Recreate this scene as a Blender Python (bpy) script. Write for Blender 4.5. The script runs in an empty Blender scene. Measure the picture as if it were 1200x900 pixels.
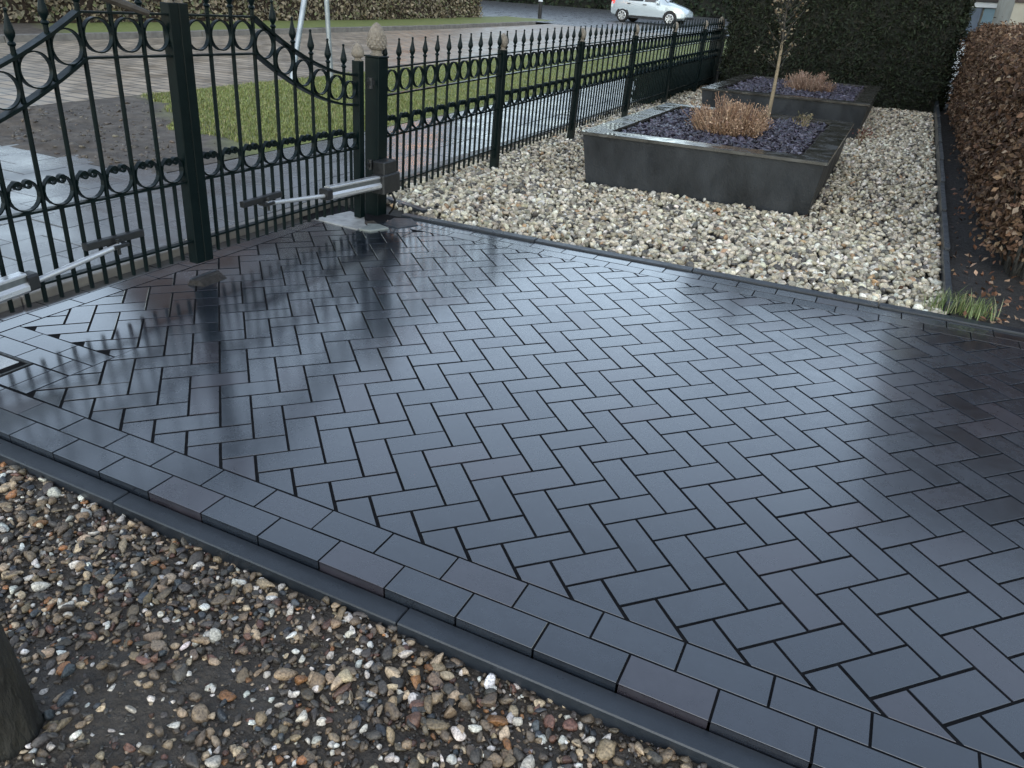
import bpy, bmesh, math, random
import numpy as np
from mathutils import Vector, Matrix, Euler, noise as mnoise
random.seed(7); RNG = np.random.default_rng(11)
U = 0.105                                   # one paver width in metres; plan coordinates below are in paver widths
scene = bpy.context.scene
COL = scene.collection
# ------------------------------------------------------------------ camera
cam = bpy.data.cameras.new('camera'); co = bpy.data.objects.new('camera', cam); COL.objects.link(co)
cam.sensor_fit = 'HORIZONTAL'; cam.sensor_width = 36.0; cam.lens = 26.70; cam.clip_start = 0.05; cam.clip_end = 2000
rt = Vector((0.89753, 0.43784, 0.05236)); up = Vector((-0.24205, 0.38993, 0.88846)); bk = Vector((0.36859, -0.81009, 0.45595))
m = Matrix((rt, up, bk)).transposed().to_4x4(); m.translation = Vector((0.70148, -2.12825, 1.36547))
co.matrix_world = m; scene.camera = co
# ------------------------------------------------------------------ sky, sun, exposure
SUN_EL, SUN_AZ = math.radians(25), math.radians(165)
w = bpy.data.worlds.new('World'); scene.world = w; w.use_nodes = True
wn = w.node_tree; wn.nodes.clear()
sky = wn.nodes.new('ShaderNodeTexSky'); sky.sky_type = 'NISHITA'; sky.sun_disc = False
sky.sun_elevation = SUN_EL; sky.sun_rotation = SUN_AZ; sky.air_density = 1.3; sky.dust_density = 0.0; sky.ozone_density = 1.2
hs = wn.nodes.new('ShaderNodeHueSaturation'); hs.inputs['Saturation'].default_value = 0.66
bg = wn.nodes.new('ShaderNodeBackground'); bg.inputs['Strength'].default_value = 0.14
wo = wn.nodes.new('ShaderNodeOutputWorld')
wn.links.new(sky.outputs[0], hs.inputs['Color']); cool = wn.nodes.new('ShaderNodeMix'); cool.data_type = 'RGBA'; cool.blend_type = 'MULTIPLY'; cool.inputs[0].default_value = 1.0; cool.inputs[7].default_value = (1.0, 1.0, 1.0, 1)
wn.links.new(hs.outputs[0], cool.inputs[6]); wn.links.new(cool.outputs[2], bg.inputs['Color']); wn.links.new(bg.outputs[0], wo.inputs['Surface'])
sd = bpy.data.lights.new('sun', 'SUN'); sd.energy = 0.7; sd.angle = math.radians(80); sd.color = (1.0, 0.88, 0.68)
so = bpy.data.objects.new('sun', sd); COL.objects.link(so)
sdir = Vector((math.sin(SUN_AZ) * math.cos(SUN_EL), math.cos(SUN_AZ) * math.cos(SUN_EL), math.sin(SUN_EL)))
so.rotation_euler = sdir.to_track_quat('Z', 'Y').to_euler(); so.location = sdir * 30
scene.view_settings.view_transform = 'Standard'; scene.view_settings.look = 'None'
scene.view_settings.exposure = 1.42; scene.view_settings.gamma = 1.0
try: scene.view_settings.use_curve_mapping = False
except Exception: pass
# ------------------------------------------------------------------ helpers
class MB:
    """collects geometry in paver widths; build() links ONE mesh object in metres"""
    def __init__(s): s.v = []; s.f = []
    def add(s, vs, fs):
        o = len(s.v); s.v += [tuple(p) for p in vs]; s.f += [tuple(i + o for i in q) for q in fs]; return s
    def box(s, x0, x1, y0, y1, z0, z1):
        return s.add([(x0,y0,z0),(x1,y0,z0),(x1,y1,z0),(x0,y1,z0),(x0,y0,z1),(x1,y0,z1),(x1,y1,z1),(x0,y1,z1)],
                     [(3,2,1,0),(4,5,6,7),(0,1,5,4),(1,2,6,5),(2,3,7,6),(3,0,4,7)])
    def bbox(s, x0, x1, y0, y1, z0, z1, b):
        """box with chamfered edges on top and along the sides"""
        P = lambda i, z: [(x0+i,y0+b,z),(x0+b,y0+i,z),(x1-b,y0+i,z),(x1-i,y0+b,z),(x1-i,y1-b,z),(x1-b,y1-i,z),(x0+b,y1-i,z),(x0+i,y1-b,z)]
        v = P(0, z0) + P(0, z1-b) + P(b*.8, z1)
        f = [tuple(range(7,-1,-1)), tuple(range(16,24))]
        for r in (0, 8):
            for k in range(8): f.append((r+k, r+(k+1)%8, r+8+(k+1)%8, r+8+k))
        return s.add(v, f)
    def prism(s, poly, z0, z1, b=0.0):
        n = len(poly)
        if b:
            q = inset(poly, b)
            v = [(x,y,z0) for x,y in poly]+[(x,y,z1-b) for x,y in poly]+[(x,y,z1) for x,y in q]
            f = [tuple(range(2*n,3*n)), tuple(range(n-1,-1,-1))]
            for r in (0, n):
                for k in range(n): f.append((r+k, r+(k+1)%n, r+n+(k+1)%n, r+n+k))
        else:
            v = [(x,y,z0) for x,y in poly]+[(x,y,z1) for x,y in poly]
            f = [tuple(range(n,2*n)), tuple(range(n-1,-1,-1))]+[(k,(k+1)%n,n+(k+1)%n,n+k) for k in range(n)]
        return s.add(v, f)
    def tube(s, path, rad, n=8, cap=True):
        path = [Vector(p) for p in path]
        if not hasattr(rad, '__len__'): rad = [rad]*len(path)
        vs = []; fs = []; a = None
        for i, p in enumerate(path):
            t = (path[min(i+1,len(path)-1)]-path[max(i-1,0)]).normalized()
            if a is None: a = t.orthogonal().normalized()
            a = (a - t*a.dot(t)); a = a.normalized() if a.length > 1e-6 else t.orthogonal().normalized()
            c = t.cross(a)
            for k in range(n):
                th = 2*math.pi*k/n; vs.append(p + (a*math.cos(th)+c*math.sin(th))*rad[i])
        for i in range(len(path)-1):
            for k in range(n): fs.append((i*n+k, i*n+(k+1)%n, (i+1)*n+(k+1)%n, (i+1)*n+k))
        if cap: fs.append(tuple(range(n-1,-1,-1))); fs.append(tuple((len(path)-1)*n+k for k in range(n)))
        return s.add(vs, fs)
    def lathe(s, prof, n=12, c=(0,0)):
        vs = []; fs = []
        for r, z in prof:
            for k in range(n):
                th = 2*math.pi*k/n; vs.append((c[0]+r*math.cos(th), c[1]+r*math.sin(th), z))
        for i in range(len(prof)-1):
            for k in range(n): fs.append((i*n+k, i*n+(k+1)%n, (i+1)*n+(k+1)%n, (i+1)*n+k))
        fs.append(tuple(range(n-1,-1,-1))); fs.append(tuple((len(prof)-1)*n+k for k in range(n)))
        return s.add(vs, fs)
    def ribbon(s, path, th, dep, closed=False):
        """flat iron strip bent along a path of (y, z) points; thickness in the plane, depth along x"""
        P = [Vector((p[0], p[1])) for p in path]; n = len(P); vs = []; fs = []
        for i in range(n):
            a = P[(i-1) % n] if closed else P[max(i-1,0)]; b = P[(i+1) % n] if closed else P[min(i+1,n-1)]
            t = (b-a).normalized(); nn = Vector((-t.y, t.x))*th/2
            for q, x in ((P[i]+nn, -dep/2), (P[i]+nn, dep/2), (P[i]-nn, dep/2), (P[i]-nn, -dep/2)): vs.append((x, q.x, q.y))
        for i in range(n if closed else n-1):
            j = (i+1) % n
            for k in range(4): fs.append((i*4+k, i*4+(k+1)%4, j*4+(k+1)%4, j*4+k))
        if not closed: fs += [(0,1,2,3), ((n-1)*4+3,(n-1)*4+2,(n-1)*4+1,(n-1)*4)]
        return s.add(vs, fs)
    def mesh(s, name, mat, smooth=False):
        me = bpy.data.meshes.new(name); me.from_pydata([(x*U, y*U, z*U) for x, y, z in s.v], [], s.f); me.update()
        bm = bmesh.new(); bm.from_mesh(me); bmesh.ops.recalc_face_normals(bm, faces=bm.faces); bm.to_mesh(me); bm.free()
        if mat: me.materials.append(mat)
        if smooth: smooth_by_angle(me)
        return me
    def build(s, name, mat, parent=None, smooth=False, loc=None):
        return put(s.mesh(name, mat, smooth), name, parent, loc)
def smooth_by_angle(me, ang=40):
    me.polygons.foreach_set('use_smooth', [True]*len(me.polygons))
    try: me.set_sharp_from_angle(angle=math.radians(ang))
    except Exception: pass
def put(me, name, parent=None, loc=None, rot=None):
    o = bpy.data.objects.new(name, me); COL.objects.link(o)
    if parent: o.parent = parent
    if loc is not None: o.location = Vector(loc)*U
    if rot is not None: o.rotation_euler = rot
    return o
def empty(name, loc=(0,0,0), rot=(0,0,0)):
    o = bpy.data.objects.new(name, None); COL.objects.link(o); o.location = Vector(loc)*U; o.rotation_euler = rot; o.empty_display_size = .1
    return o
def tag(o, label=None, cat=None, group=None, kind=None):
    if label: o['label'] = label
    if cat: o['category'] = cat
    if group: o['group'] = group
    if kind: o['kind'] = kind
    return o
def inset(poly, d):
    n = len(poly); A = sum(poly[i][0]*poly[(i+1)%n][1]-poly[(i+1)%n][0]*poly[i][1] for i in range(n)); sg = 1 if A > 0 else -1
    out = []
    for i in range(n):
        p0, p1, p2 = Vector(poly[i-1]), Vector(poly[i]), Vector(poly[(i+1)%n])
        e1 = (p1-p0).normalized(); e2 = (p2-p1).normalized()
        n1 = Vector((-e1.y, e1.x))*sg; n2 = Vector((-e2.y, e2.x))*sg; b = n1+n2
        k = d/max(.25, 1+n1.dot(n2)); q = p1 + b*k; out.append((q.x, q.y))
    return out
def clip(poly, a, b, c):
    """keep the part of a polygon where a*x + b*y >= c"""
    out = []; n = len(poly)
    for i in range(n):
        p, q = poly[i], poly[(i+1)%n]; dp = a*p[0]+b*p[1]-c; dq = a*q[0]+b*q[1]-c
        if dp >= 0: out.append(p)
        if dp*dq < 0: t = dp/(dp-dq); out.append((p[0]+t*(q[0]-p[0]), p[1]+t*(q[1]-p[1])))
    res = []
    for p in out:
        if not res or math.hypot(p[0]-res[-1][0], p[1]-res[-1][1]) > 1e-4: res.append(p)
    if len(res) > 1 and math.hypot(res[0][0]-res[-1][0], res[0][1]-res[-1][1]) < 1e-4: res.pop()
    return res
def area(p): return abs(sum(p[i][0]*p[(i+1)%len(p)][1]-p[(i+1)%len(p)][0]*p[i][1] for i in range(len(p))))/2 if len(p) > 2 else 0
def pixel_size(x, y, z=0, s=1.0):
    """rough projected size of a piece at a plan position, 0 outside the frame (decides which pieces are single objects)"""
    d = Vector((x, y, z))*U - m.translation; c = -d.dot(bk)
    if c < .2: return 0
    px = d.dot(rt)/c*890; py = d.dot(up)/c*890
    if abs(px) > 630 or abs(py) > 480: return 0
    return s/c
def npmesh(name, V, F, mat, cols=None, smooth=False, parent=None):
    """one big mesh out of numpy arrays (V in paver widths); F holds faces of equal size"""
    me = bpy.data.meshes.new(name); k = F.shape[1]
    me.vertices.add(len(V)); me.vertices.foreach_set('co', (V*U).astype(np.float32).ravel())
    me.loops.add(F.size); me.loops.foreach_set('vertex_index', F.astype(np.int32).ravel())
    me.polygons.add(len(F)); me.polygons.foreach_set('loop_start', np.arange(0, F.size, k, dtype=np.int32))
    try: me.polygons.foreach_set('loop_total', np.full(len(F), k, dtype=np.int32))
    except Exception: pass
    if smooth: me.polygons.foreach_set('use_smooth', np.ones(len(F), dtype=bool))
    me.update(calc_edges=True)
    if cols is not None:
        a = me.attributes.new('tint', 'FLOAT_COLOR', 'POINT'); a.data.foreach_set('color', np.c_[cols, np.ones(len(cols))].astype(np.float32).ravel())
    me.materials.append(mat)
    return put(me, name, parent)
# ------------------------------------------------------------------ materials
def nodes(name):
    mt = bpy.data.materials.new(name); mt.use_nodes = True; nt = mt.node_tree; b = nt.nodes['Principled BSDF']
    return mt, nt, b
def N(nt, t, **kw):
    n = nt.nodes.new(t)
    for k, v in kw.items():
        if k in n.inputs: n.inputs[k].default_value = v
        else: setattr(n, k, v)
    return n
def pos(nt, sc=(1,1,1)):
    g = N(nt, 'ShaderNodeNewGeometry'); mp = N(nt, 'ShaderNodeMapping'); mp.inputs['Scale'].default_value = sc
    nt.links.new(g.outputs['Position'], mp.inputs['Vector']); return mp.outputs[0]
def ramp(nt, src, stops):
    r = N(nt, 'ShaderNodeValToRGB'); e = r.color_ramp.elements
    while len(e) < len(stops): e.new(0.5)
    for i, (p, c) in enumerate(stops):
        e[i].position = p; e[i].color = (c[0], c[1], c[2], 1) if hasattr(c, '__len__') else (c, c, c, 1)
    nt.links.new(src, r.inputs['Fac']); return r.outputs['Color']
def surf(name, c1, c2, scale=8, rough=(.5,.7), bump=.15, bscale=60, metal=0, rnd=0, spec=.5, sc=(1,1,1), detail=6, bdist=.004, coat=0):
    """procedural surface: two-tone noise in colour, noise in roughness, fine relief"""
    mt, nt, b = nodes(name); P = pos(nt, sc)
    n1 = N(nt, 'ShaderNodeTexNoise', Scale=scale, Detail=detail, Roughness=.6); nt.links.new(P, n1.inputs['Vector'])
    col = ramp(nt, n1.outputs['Fac'], [(.3, c1), (.7, c2)])
    if rnd:
        oi = N(nt, 'ShaderNodeObjectInfo'); g = N(nt, 'ShaderNodeNewGeometry')
        ad = N(nt, 'ShaderNodeMath', operation='ADD'); nt.links.new(oi.outputs['Random'], ad.inputs[0]); nt.links.new(g.outputs['Random Per Island'], ad.inputs[1])
        fr = N(nt, 'ShaderNodeMath', operation='FRACT'); nt.links.new(ad.outputs[0], fr.inputs[0])
        mr = N(nt, 'ShaderNodeMapRange'); mr.inputs['To Min'].default_value = 1-rnd; mr.inputs['To Max'].default_value = 1+rnd; nt.links.new(fr.outputs[0], mr.inputs['Value'])
        hv = N(nt, 'ShaderNodeHueSaturation'); nt.links.new(col, hv.inputs['Color']); nt.links.new(mr.outputs[0], hv.inputs['Value']); col = hv.outputs[0]
    nt.links.new(col, b.inputs['Base Color'])
    n2 = N(nt, 'ShaderNodeTexNoise', Scale=scale*1.7, Detail=4); nt.links.new(P, n2.inputs['Vector'])
    nt.links.new(ramp(nt, n2.outputs['Fac'], [(.3, rough[0]), (.7, rough[1])]), b.inputs['Roughness'])
    if bump:
        n3 = N(nt, 'ShaderNodeTexNoise', Scale=bscale, Detail=5); nt.links.new(P, n3.inputs['Vector'])
        bp = N(nt, 'ShaderNodeBump', Strength=bump, Distance=bdist); nt.links.new(n3.outputs['Fac'], bp.inputs['Height']); nt.links.new(bp.outputs[0], b.inputs['Normal'])
    b.inputs['Metallic'].default_value = metal; b.inputs['Specular IOR Level'].default_value = spec
    if coat: b.inputs['Coat Weight'].default_value = coat; b.inputs['Coat Roughness'].default_value = .05
    return mt
def tinted(name, rough=(.35,.6), bump=.2, bscale=120, vary=.35, vscale=90, trans=0, spec=.5):
    """colour from each piece's own tint, mottled"""
    mt, nt, b = nodes(name); P = pos(nt)
    at = N(nt, 'ShaderNodeAttribute', attribute_name='tint')
    n1 = N(nt, 'ShaderNodeTexNoise', Scale=vscale, Detail=5); nt.links.new(P, n1.inputs['Vector'])
    mr = N(nt, 'ShaderNodeMapRange'); mr.inputs['From Min'].default_value = .3; mr.inputs['From Max'].default_value = .7
    mr.inputs['To Min'].default_value = 1-vary; mr.inputs['To Max'].default_value = 1+vary; nt.links.new(n1.outputs['Fac'], mr.inputs['Value'])
    hv = N(nt, 'ShaderNodeHueSaturation'); nt.links.new(at.outputs['Color'], hv.inputs['Color']); nt.links.new(mr.outputs[0], hv.inputs['Value'])
    nt.links.new(hv.outputs[0], b.inputs['Base Color'])
    nt.links.new(ramp(nt, n1.outputs['Fac'], [(.3, rough[0]), (.7, rough[1])]), b.inputs['Roughness'])
    n3 = N(nt, 'ShaderNodeTexNoise', Scale=bscale, Detail=4); nt.links.new(P, n3.inputs['Vector'])
    bp = N(nt, 'ShaderNodeBump', Strength=bump, Distance=.003); nt.links.new(n3.outputs['Fac'], bp.inputs['Height']); nt.links.new(bp.outputs[0], b.inputs['Normal'])
    b.inputs['Specular IOR Level'].default_value = spec
    return mt
def paver_material():
    """wet anthracite concrete: satin where the film has drained, mirror-like where water stands"""
    mt, nt, b = nodes('wet_concrete_paver'); P = pos(nt)
    L = nt.links.new
    oi = N(nt, 'ShaderNodeObjectInfo'); g = N(nt, 'ShaderNodeNewGeometry')
    ad = N(nt, 'ShaderNodeMath', operation='ADD'); L(oi.outputs['Random'], ad.inputs[0]); L(g.outputs['Random Per Island'], ad.inputs[1])
    fr = N(nt, 'ShaderNodeMath', operation='FRACT'); L(ad.outputs[0], fr.inputs[0])
    tone = ramp(nt, fr.outputs[0], [(0, (.009,.0125,.0185)), (.35, (.013,.0175,.025)), (.65, (.017,.022,.030)), (.82, (.020,.022,.030)), (1, (.027,.024,.031))])
    n0 = N(nt, 'ShaderNodeTexNoise', Scale=22, Detail=8, Roughness=.65); L(P, n0.inputs['Vector'])
    n5 = N(nt, 'ShaderNodeTexNoise', Scale=3.4, Detail=5, Roughness=.6); L(P, n5.inputs['Vector'])
    n1 = N(nt, 'ShaderNodeMix'); n1.inputs[0].default_value = .5; L(n0.outputs['Fac'], n1.inputs[2]); L(n5.outputs['Fac'], n1.inputs[3])
    mr = N(nt, 'ShaderNodeMapRange'); mr.inputs['From Min'].default_value = .25; mr.inputs['From Max'].default_value = .75; mr.inputs['To Min'].default_value = .55; mr.inputs['To Max'].default_value = 1.5
    L(n1.outputs[0], mr.inputs['Value'])
    hv = N(nt, 'ShaderNodeHueSaturation'); L(tone, hv.inputs['Color']); L(mr.outputs[0], hv.inputs['Value'])
    # standing film of water: big soft patches, strongest on the low side by the gate
    w1 = N(nt, 'ShaderNodeTexNoise', Scale=1.15, Detail=3, Roughness=.55); L(P, w1.inputs['Vector'])
    sx = N(nt, 'ShaderNodeSeparateXYZ'); L(P, sx.inputs[0])
    low = N(nt, 'ShaderNodeMapRange'); low.inputs['From Min'].default_value = -2.5; low.inputs['From Max'].default_value = -0.2; low.inputs['To Min'].default_value = .26; low.inputs['To Max'].default_value = -.16
    L(sx.outputs['X'], low.inputs['Value'])
    wet = N(nt, 'ShaderNodeMath', operation='ADD'); L(w1.outputs['Fac'], wet.inputs[0]); L(low.outputs[0], wet.inputs[1])
    w2 = N(nt, 'ShaderNodeTexNoise', Scale=30, Detail=4); L(P, w2.inputs['Vector'])
    w2m = N(nt, 'ShaderNodeMath', operation='MULTIPLY_ADD'); L(w2.outputs['Fac'], w2m.inputs[0]); w2m.inputs[1].default_value = .16; L(wet.outputs[0], w2m.inputs[2])
    film = N(nt, 'ShaderNodeMapRange'); film.interpolation_type = 'SMOOTHSTEP'; film.inputs['From Min'].default_value = .56; film.inputs['From Max'].default_value = .92; L(w2m.outputs[0], film.inputs['Value'])
    r0 = N(nt, 'ShaderNodeMapRange'); r0.inputs['From Min'].default_value = .3; r0.inputs['From Max'].default_value = .7; r0.inputs['To Min'].default_value = .13; r0.inputs['To Max'].default_value = .33; L(n1.outputs[0], r0.inputs['Value'])
    rb = N(nt, 'ShaderNodeMath', operation='MULTIPLY_ADD'); L(fr.outputs[0], rb.inputs[0]); rb.inputs[1].default_value = .07; L(r0.outputs[0], rb.inputs[2])
    mx = N(nt, 'ShaderNodeMix'); mx.inputs[3].default_value = .11; L(film.outputs[0], mx.inputs[0]); L(rb.outputs[0], mx.inputs[2]); L(mx.outputs[0], b.inputs['Roughness'])
    dk = N(nt, 'ShaderNodeMapRange'); dk.inputs['To Min'].default_value = 1.0; dk.inputs['To Max'].default_value = .72; L(film.outputs[0], dk.inputs['Value'])
    h2 = N(nt, 'ShaderNodeHueSaturation'); L(hv.outputs[0], h2.inputs['Color']); L(dk.outputs[0], h2.inputs['Value']); L(h2.outputs[0], b.inputs['Base Color'])
    n3 = N(nt, 'ShaderNodeTexNoise', Scale=230, Detail=2); L(P, n3.inputs['Vector'])
    n4 = N(nt, 'ShaderNodeTexNoise', Scale=14, Detail=3); L(P, n4.inputs['Vector'])
    sm = N(nt, 'ShaderNodeMath', operation='MULTIPLY_ADD'); L(n4.outputs['Fac'], sm.inputs[0]); sm.inputs[1].default_value = 1.6; L(n3.outputs['Fac'], sm.inputs[2])
    bs = N(nt, 'ShaderNodeMapRange'); bs.inputs['To Min'].default_value = .14; bs.inputs['To Max'].default_value = .06; L(film.outputs[0], bs.inputs['Value'])
    bp = N(nt, 'ShaderNodeBump', Distance=.0012); L(sm.outputs[0], bp.inputs['Height']); L(bs.outputs[0], bp.inputs['Strength']); L(bp.outputs[0], b.inputs['Normal'])
    b.inputs['IOR'].default_value = 1.75; b.inputs['Specular IOR Level'].default_value = .5; b.inputs['Coat Weight'].default_value = 1.0; b.inputs['Coat IOR'].default_value = 1.4; b.inputs['Coat Roughness'].default_value = .14
    return mt
def road_material():
    mt, nt, b = nodes('brick_road'); L = nt.links.new
    P = pos(nt); rot = N(nt, 'ShaderNodeMapping'); rot.inputs['Rotation'].default_value = (0, 0, math.radians(3)); L(P, rot.inputs['Vector'])
    br = N(nt, 'ShaderNodeTexBrick', Scale=1.0); br.inputs['Brick Width'].default_value = .42; br.inputs['Row Height'].default_value = .2; br.inputs['Mortar Size'].default_value = .018
    br.inputs['Color1'].default_value = (.36,.29,.21,1); br.inputs['Color2'].default_value = (.24,.195,.145,1); br.inputs['Mortar'].default_value = (.10,.088,.075,1); L(rot.outputs[0], br.inputs['Vector'])
    n1 = N(nt, 'ShaderNodeTexNoise', Scale=3, Detail=6); L(P, n1.inputs['Vector'])
    mx = N(nt, 'ShaderNodeMix', data_type='RGBA', blend_type='MULTIPLY'); mx.inputs[0].default_value = .6
    L(br.outputs['Color'], mx.inputs[6]); L(ramp(nt, n1.outputs['Fac'], [(.3,.7),(.7,1.25)]), mx.inputs[7]); L(mx.outputs[2], b.inputs['Base Color'])
    L(ramp(nt, n1.outputs['Fac'], [(.35,.3),(.65,.6)]), b.inputs['Roughness'])
    bp = N(nt, 'ShaderNodeBump', Strength=.8, Distance=.02); L(br.outputs['Fac'], bp.inputs['Height']); bp.invert = True; L(bp.outputs[0], b.inputs['Normal'])
    return mt
def verge_material():
    """trampled mud that turns into grass along an uneven line"""
    mt, nt, b = nodes('verge_mud_and_grass'); L = nt.links.new; P = pos(nt)
    sx = N(nt, 'ShaderNodeSeparateXYZ'); L(P, sx.inputs[0])
    n1 = N(nt, 'ShaderNodeTexNoise', Scale=1.1, Detail=6); L(P, n1.inputs['Vector'])
    a = N(nt, 'ShaderNodeMath', operation='MULTIPLY_ADD'); L(n1.outputs['Fac'], a.inputs[0]); a.inputs[1].default_value = 1.8; L(sx.outputs['Y'], a.inputs[2])
    a2 = N(nt, 'ShaderNodeMath', operation='MULTIPLY_ADD'); L(sx.outputs['X'], a2.inputs[0]); a2.inputs[1].default_value = .54; L(a.outputs[0], a2.inputs[2])
    k = N(nt, 'ShaderNodeMapRange'); k.inputs['From Min'].default_value = 1.2; k.inputs['From Max'].default_value = 2.1; L(a2.outputs[0], k.inputs['Value'])
    n2 = N(nt, 'ShaderNodeTexNoise', Scale=7, Detail=9, Roughness=.7); L(P, n2.inputs['Vector'])
    mud = ramp(nt, n2.outputs['Fac'], [(.3,(.035,.027,.02)), (.5,(.075,.06,.046)), (.72,(.14,.118,.092))])
    gr = ramp(nt, n2.outputs['Fac'], [(.3,(.10,.125,.028)), (.7,(.19,.21,.055))])
    mx = N(nt, 'ShaderNodeMix', data_type='RGBA'); L(k.outputs[0], mx.inputs[0]); L(mud, mx.inputs[6]); L(gr, mx.inputs[7]); L(mx.outputs[2], b.inputs['Base Color'])
    b.inputs['Roughness'].default_value = .75
    bp = N(nt, 'ShaderNodeBump', Strength=.6, Distance=.03); L(n2.outputs['Fac'], bp.inputs['Height']); L(bp.outputs[0], b.inputs['Normal'])
    return mt
def emit(name, col, s):
    mt, nt, b = nodes(name); b.inputs['Base Color'].default_value = (*col, 1); b.inputs['Emission Color'].default_value = (*col, 1); b.inputs['Emission Strength'].default_value = s; b.inputs['Roughness'].default_value = .2
    return mt
def glass(name, c, rough=.05):
    mt, nt, b = nodes(name); b.inputs['Base Color'].default_value = (*c, 1); b.inputs['Roughness'].default_value = rough; b.inputs['Specular IOR Level'].default_value = .7
    return mt
M = {}
M['paver'] = paver_material()
M['joint'] = surf('joint_sand', (.005,.005,.006), (.011,.011,.012), 40, (.85,1), .3, 300, spec=.1)
M['kerb'] = surf('wet_kerb_concrete', (.014,.018,.0235), (.024,.029,.036), 9, (.25,.45), .25, 250, rnd=.12)
M['soil'] = surf('wet_soil', (.023,.018,.0135), (.075,.06,.045), 18, (.55,.85), .8, 70, bdist=.02)
M['soildark'] = surf('dark_leaf_mould', (.008,.0065,.0055), (.026,.021,.017), 22, (.6,.9), .8, 60, bdist=.02)
M['ground'] = surf('ground_soil', (.03,.026,.02), (.06,.05,.038), 2, (.8,.95), .4, 20)
M['gravelbed'] = surf('gravel_bed_soil', (.02,.018,.015), (.05,.046,.04), 25, (.8,.95), .4, 90)
M['slab'] = surf('wet_grey_slab', (.10,.105,.11), (.18,.185,.19), 1.6, (.12,.4), .2, 120, rnd=.06)
M['roadkerb'] = surf('old_kerb_concrete', (.11,.10,.09), (.2,.185,.165), 7, (.5,.75), .4, 90)
M['road'] = road_material(); M['verge'] = verge_material()
M['asphalt'] = surf('wet_asphalt', (.06,.06,.062), (.11,.11,.112), 2, (.2,.45), .4, 200)
M['iron'] = surf('dark_green_painted_iron', (.0016,.0055,.0058), (.0028,.008,.0082), 12, (.3,.45), .12, 160, spec=.14)
M['cone'] = surf('weathered_stone_cone', (.13,.107,.082), (.25,.215,.17), 60, (.6,.85), .8, 260, bdist=.004)
M['alu'] = surf('brushed_aluminium', (.46,.47,.48), (.62,.63,.64), 30, (.22,.36), .1, 300, metal=.55, sc=(1,.1,1))
M['aludark'] = surf('grey_aluminium_groove', (.13,.15,.155), (.2,.21,.215), 30, (.3,.45), .1, 300, metal=.7)
M['black'] = surf('black_plastic', (.008,.009,.01), (.016,.017,.018), 30, (.35,.55), .2, 300)
M['pad'] = surf('concrete_pad', (.2,.2,.197), (.38,.38,.37), 16, (.35,.6), .5, 150)
M['padgreen'] = surf('mossy_concrete_pad', (.13,.145,.14), (.25,.27,.255), 16, (.25,.5), .5, 150)
M['planter'] = surf('dark_concrete_planter', (.004,.0055,.0075), (.03,.034,.039), 4.5, (.35,.7), .5, 110, detail=10, sc=(1,1,.45))
M['rim'] = surf('wet_planter_coping', (.022,.021,.018), (.055,.05,.042), 5, (.03,.38), .08, 40, detail=8)
M['slate'] = tinted('purple_slate_chip', (.22,.5), .3, 150)
M['pebble'] = tinted('river_pebble', (.28,.6), .7, 130, .5, 210)
M['chip'] = tinted('white_gravel_stone', (.4,.7), .5, 140, .35, 120)
M['leaf'] = tinted('leaf', (.55,.8), .15, 200, .25, 60, spec=.2)
M['twig'] = tinted('dry_twig', (.6,.85), .2, 300, .25, 120)
M['grass'] = tinted('grass_blade', (.4,.6), .1, 200, .15, 60)
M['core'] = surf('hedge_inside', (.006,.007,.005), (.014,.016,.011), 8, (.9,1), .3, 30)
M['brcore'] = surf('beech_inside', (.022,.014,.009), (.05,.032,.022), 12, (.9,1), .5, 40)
M['bark'] = surf('wet_bark', (.006,.0055,.0045), (.028,.026,.02), 26, (.5,.85), 1.0, 60, bdist=.02, sc=(1,1,.25))
M['barklight'] = surf('grey_brown_bark', (.018,.014,.011), (.06,.05,.038), 30, (.6,.85), .5, 80)
M['stem'] = surf('pale_bark', (.16,.12,.07), (.28,.22,.14), 40, (.6,.8), .4, 100)
M['galv'] = surf('galvanised_steel', (.24,.27,.29), (.34,.37,.39), 10, (.3,.45), .1, 100, metal=.4)
M['brick'] = surf('dark_red_brick', (.045,.025,.02), (.085,.05,.04), 9, (.7,.9), .5, 40)
M['plaster'] = surf('beige_plaster', (.27,.25,.2), (.36,.34,.28), 3, (.7,.9), .3, 60)
M['roof'] = surf('dark_roof_tile', (.03,.026,.025), (.06,.05,.046), 6, (.5,.7), .5, 20)
M['white'] = surf('white_paint', (.62,.64,.66), (.78,.8,.8), 4, (.3,.5), .05, 60)
M['bluedoor'] = surf('blue_grey_paint', (.09,.12,.17), (.14,.18,.24), 3, (.35,.5), .1, 60)
M['bluepanel'] = surf('light_blue_paint', (.16,.25,.30), (.22,.32,.38), 3, (.35,.5), .1, 60)
M['pane'] = glass('window_pane', (.02,.025,.03))
M['lit'] = emit('lit_window_pane', (1.0, .42, .12), 2.2)
M['paint'] = surf('silver_white_car_paint', (.50,.57,.60), (.54,.61,.64), 2, (.22,.28), 0, 60, metal=.15, coat=.6)
M['carglass'] = glass('car_glass', (.01,.014,.016))
M['tyre'] = surf('tyre_rubber', (.012,.012,.012), (.02,.02,.02), 20, (.7,.85), .2, 200)
M['rimmetal'] = surf('wheel_trim', (.55,.57,.58), (.68,.7,.7), 20, (.25,.4), .05, 100, metal=.6)
M['head'] = emit('headlamp_glass', (1.0, .80, .55), 1.3)
M['tail'] = emit('tail_lamp_glass', (.75, .015, .012), .5)
M['trim'] = surf('black_trim', (.012,.012,.013), (.02,.02,.021), 20, (.5,.65), .1, 100)
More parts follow.
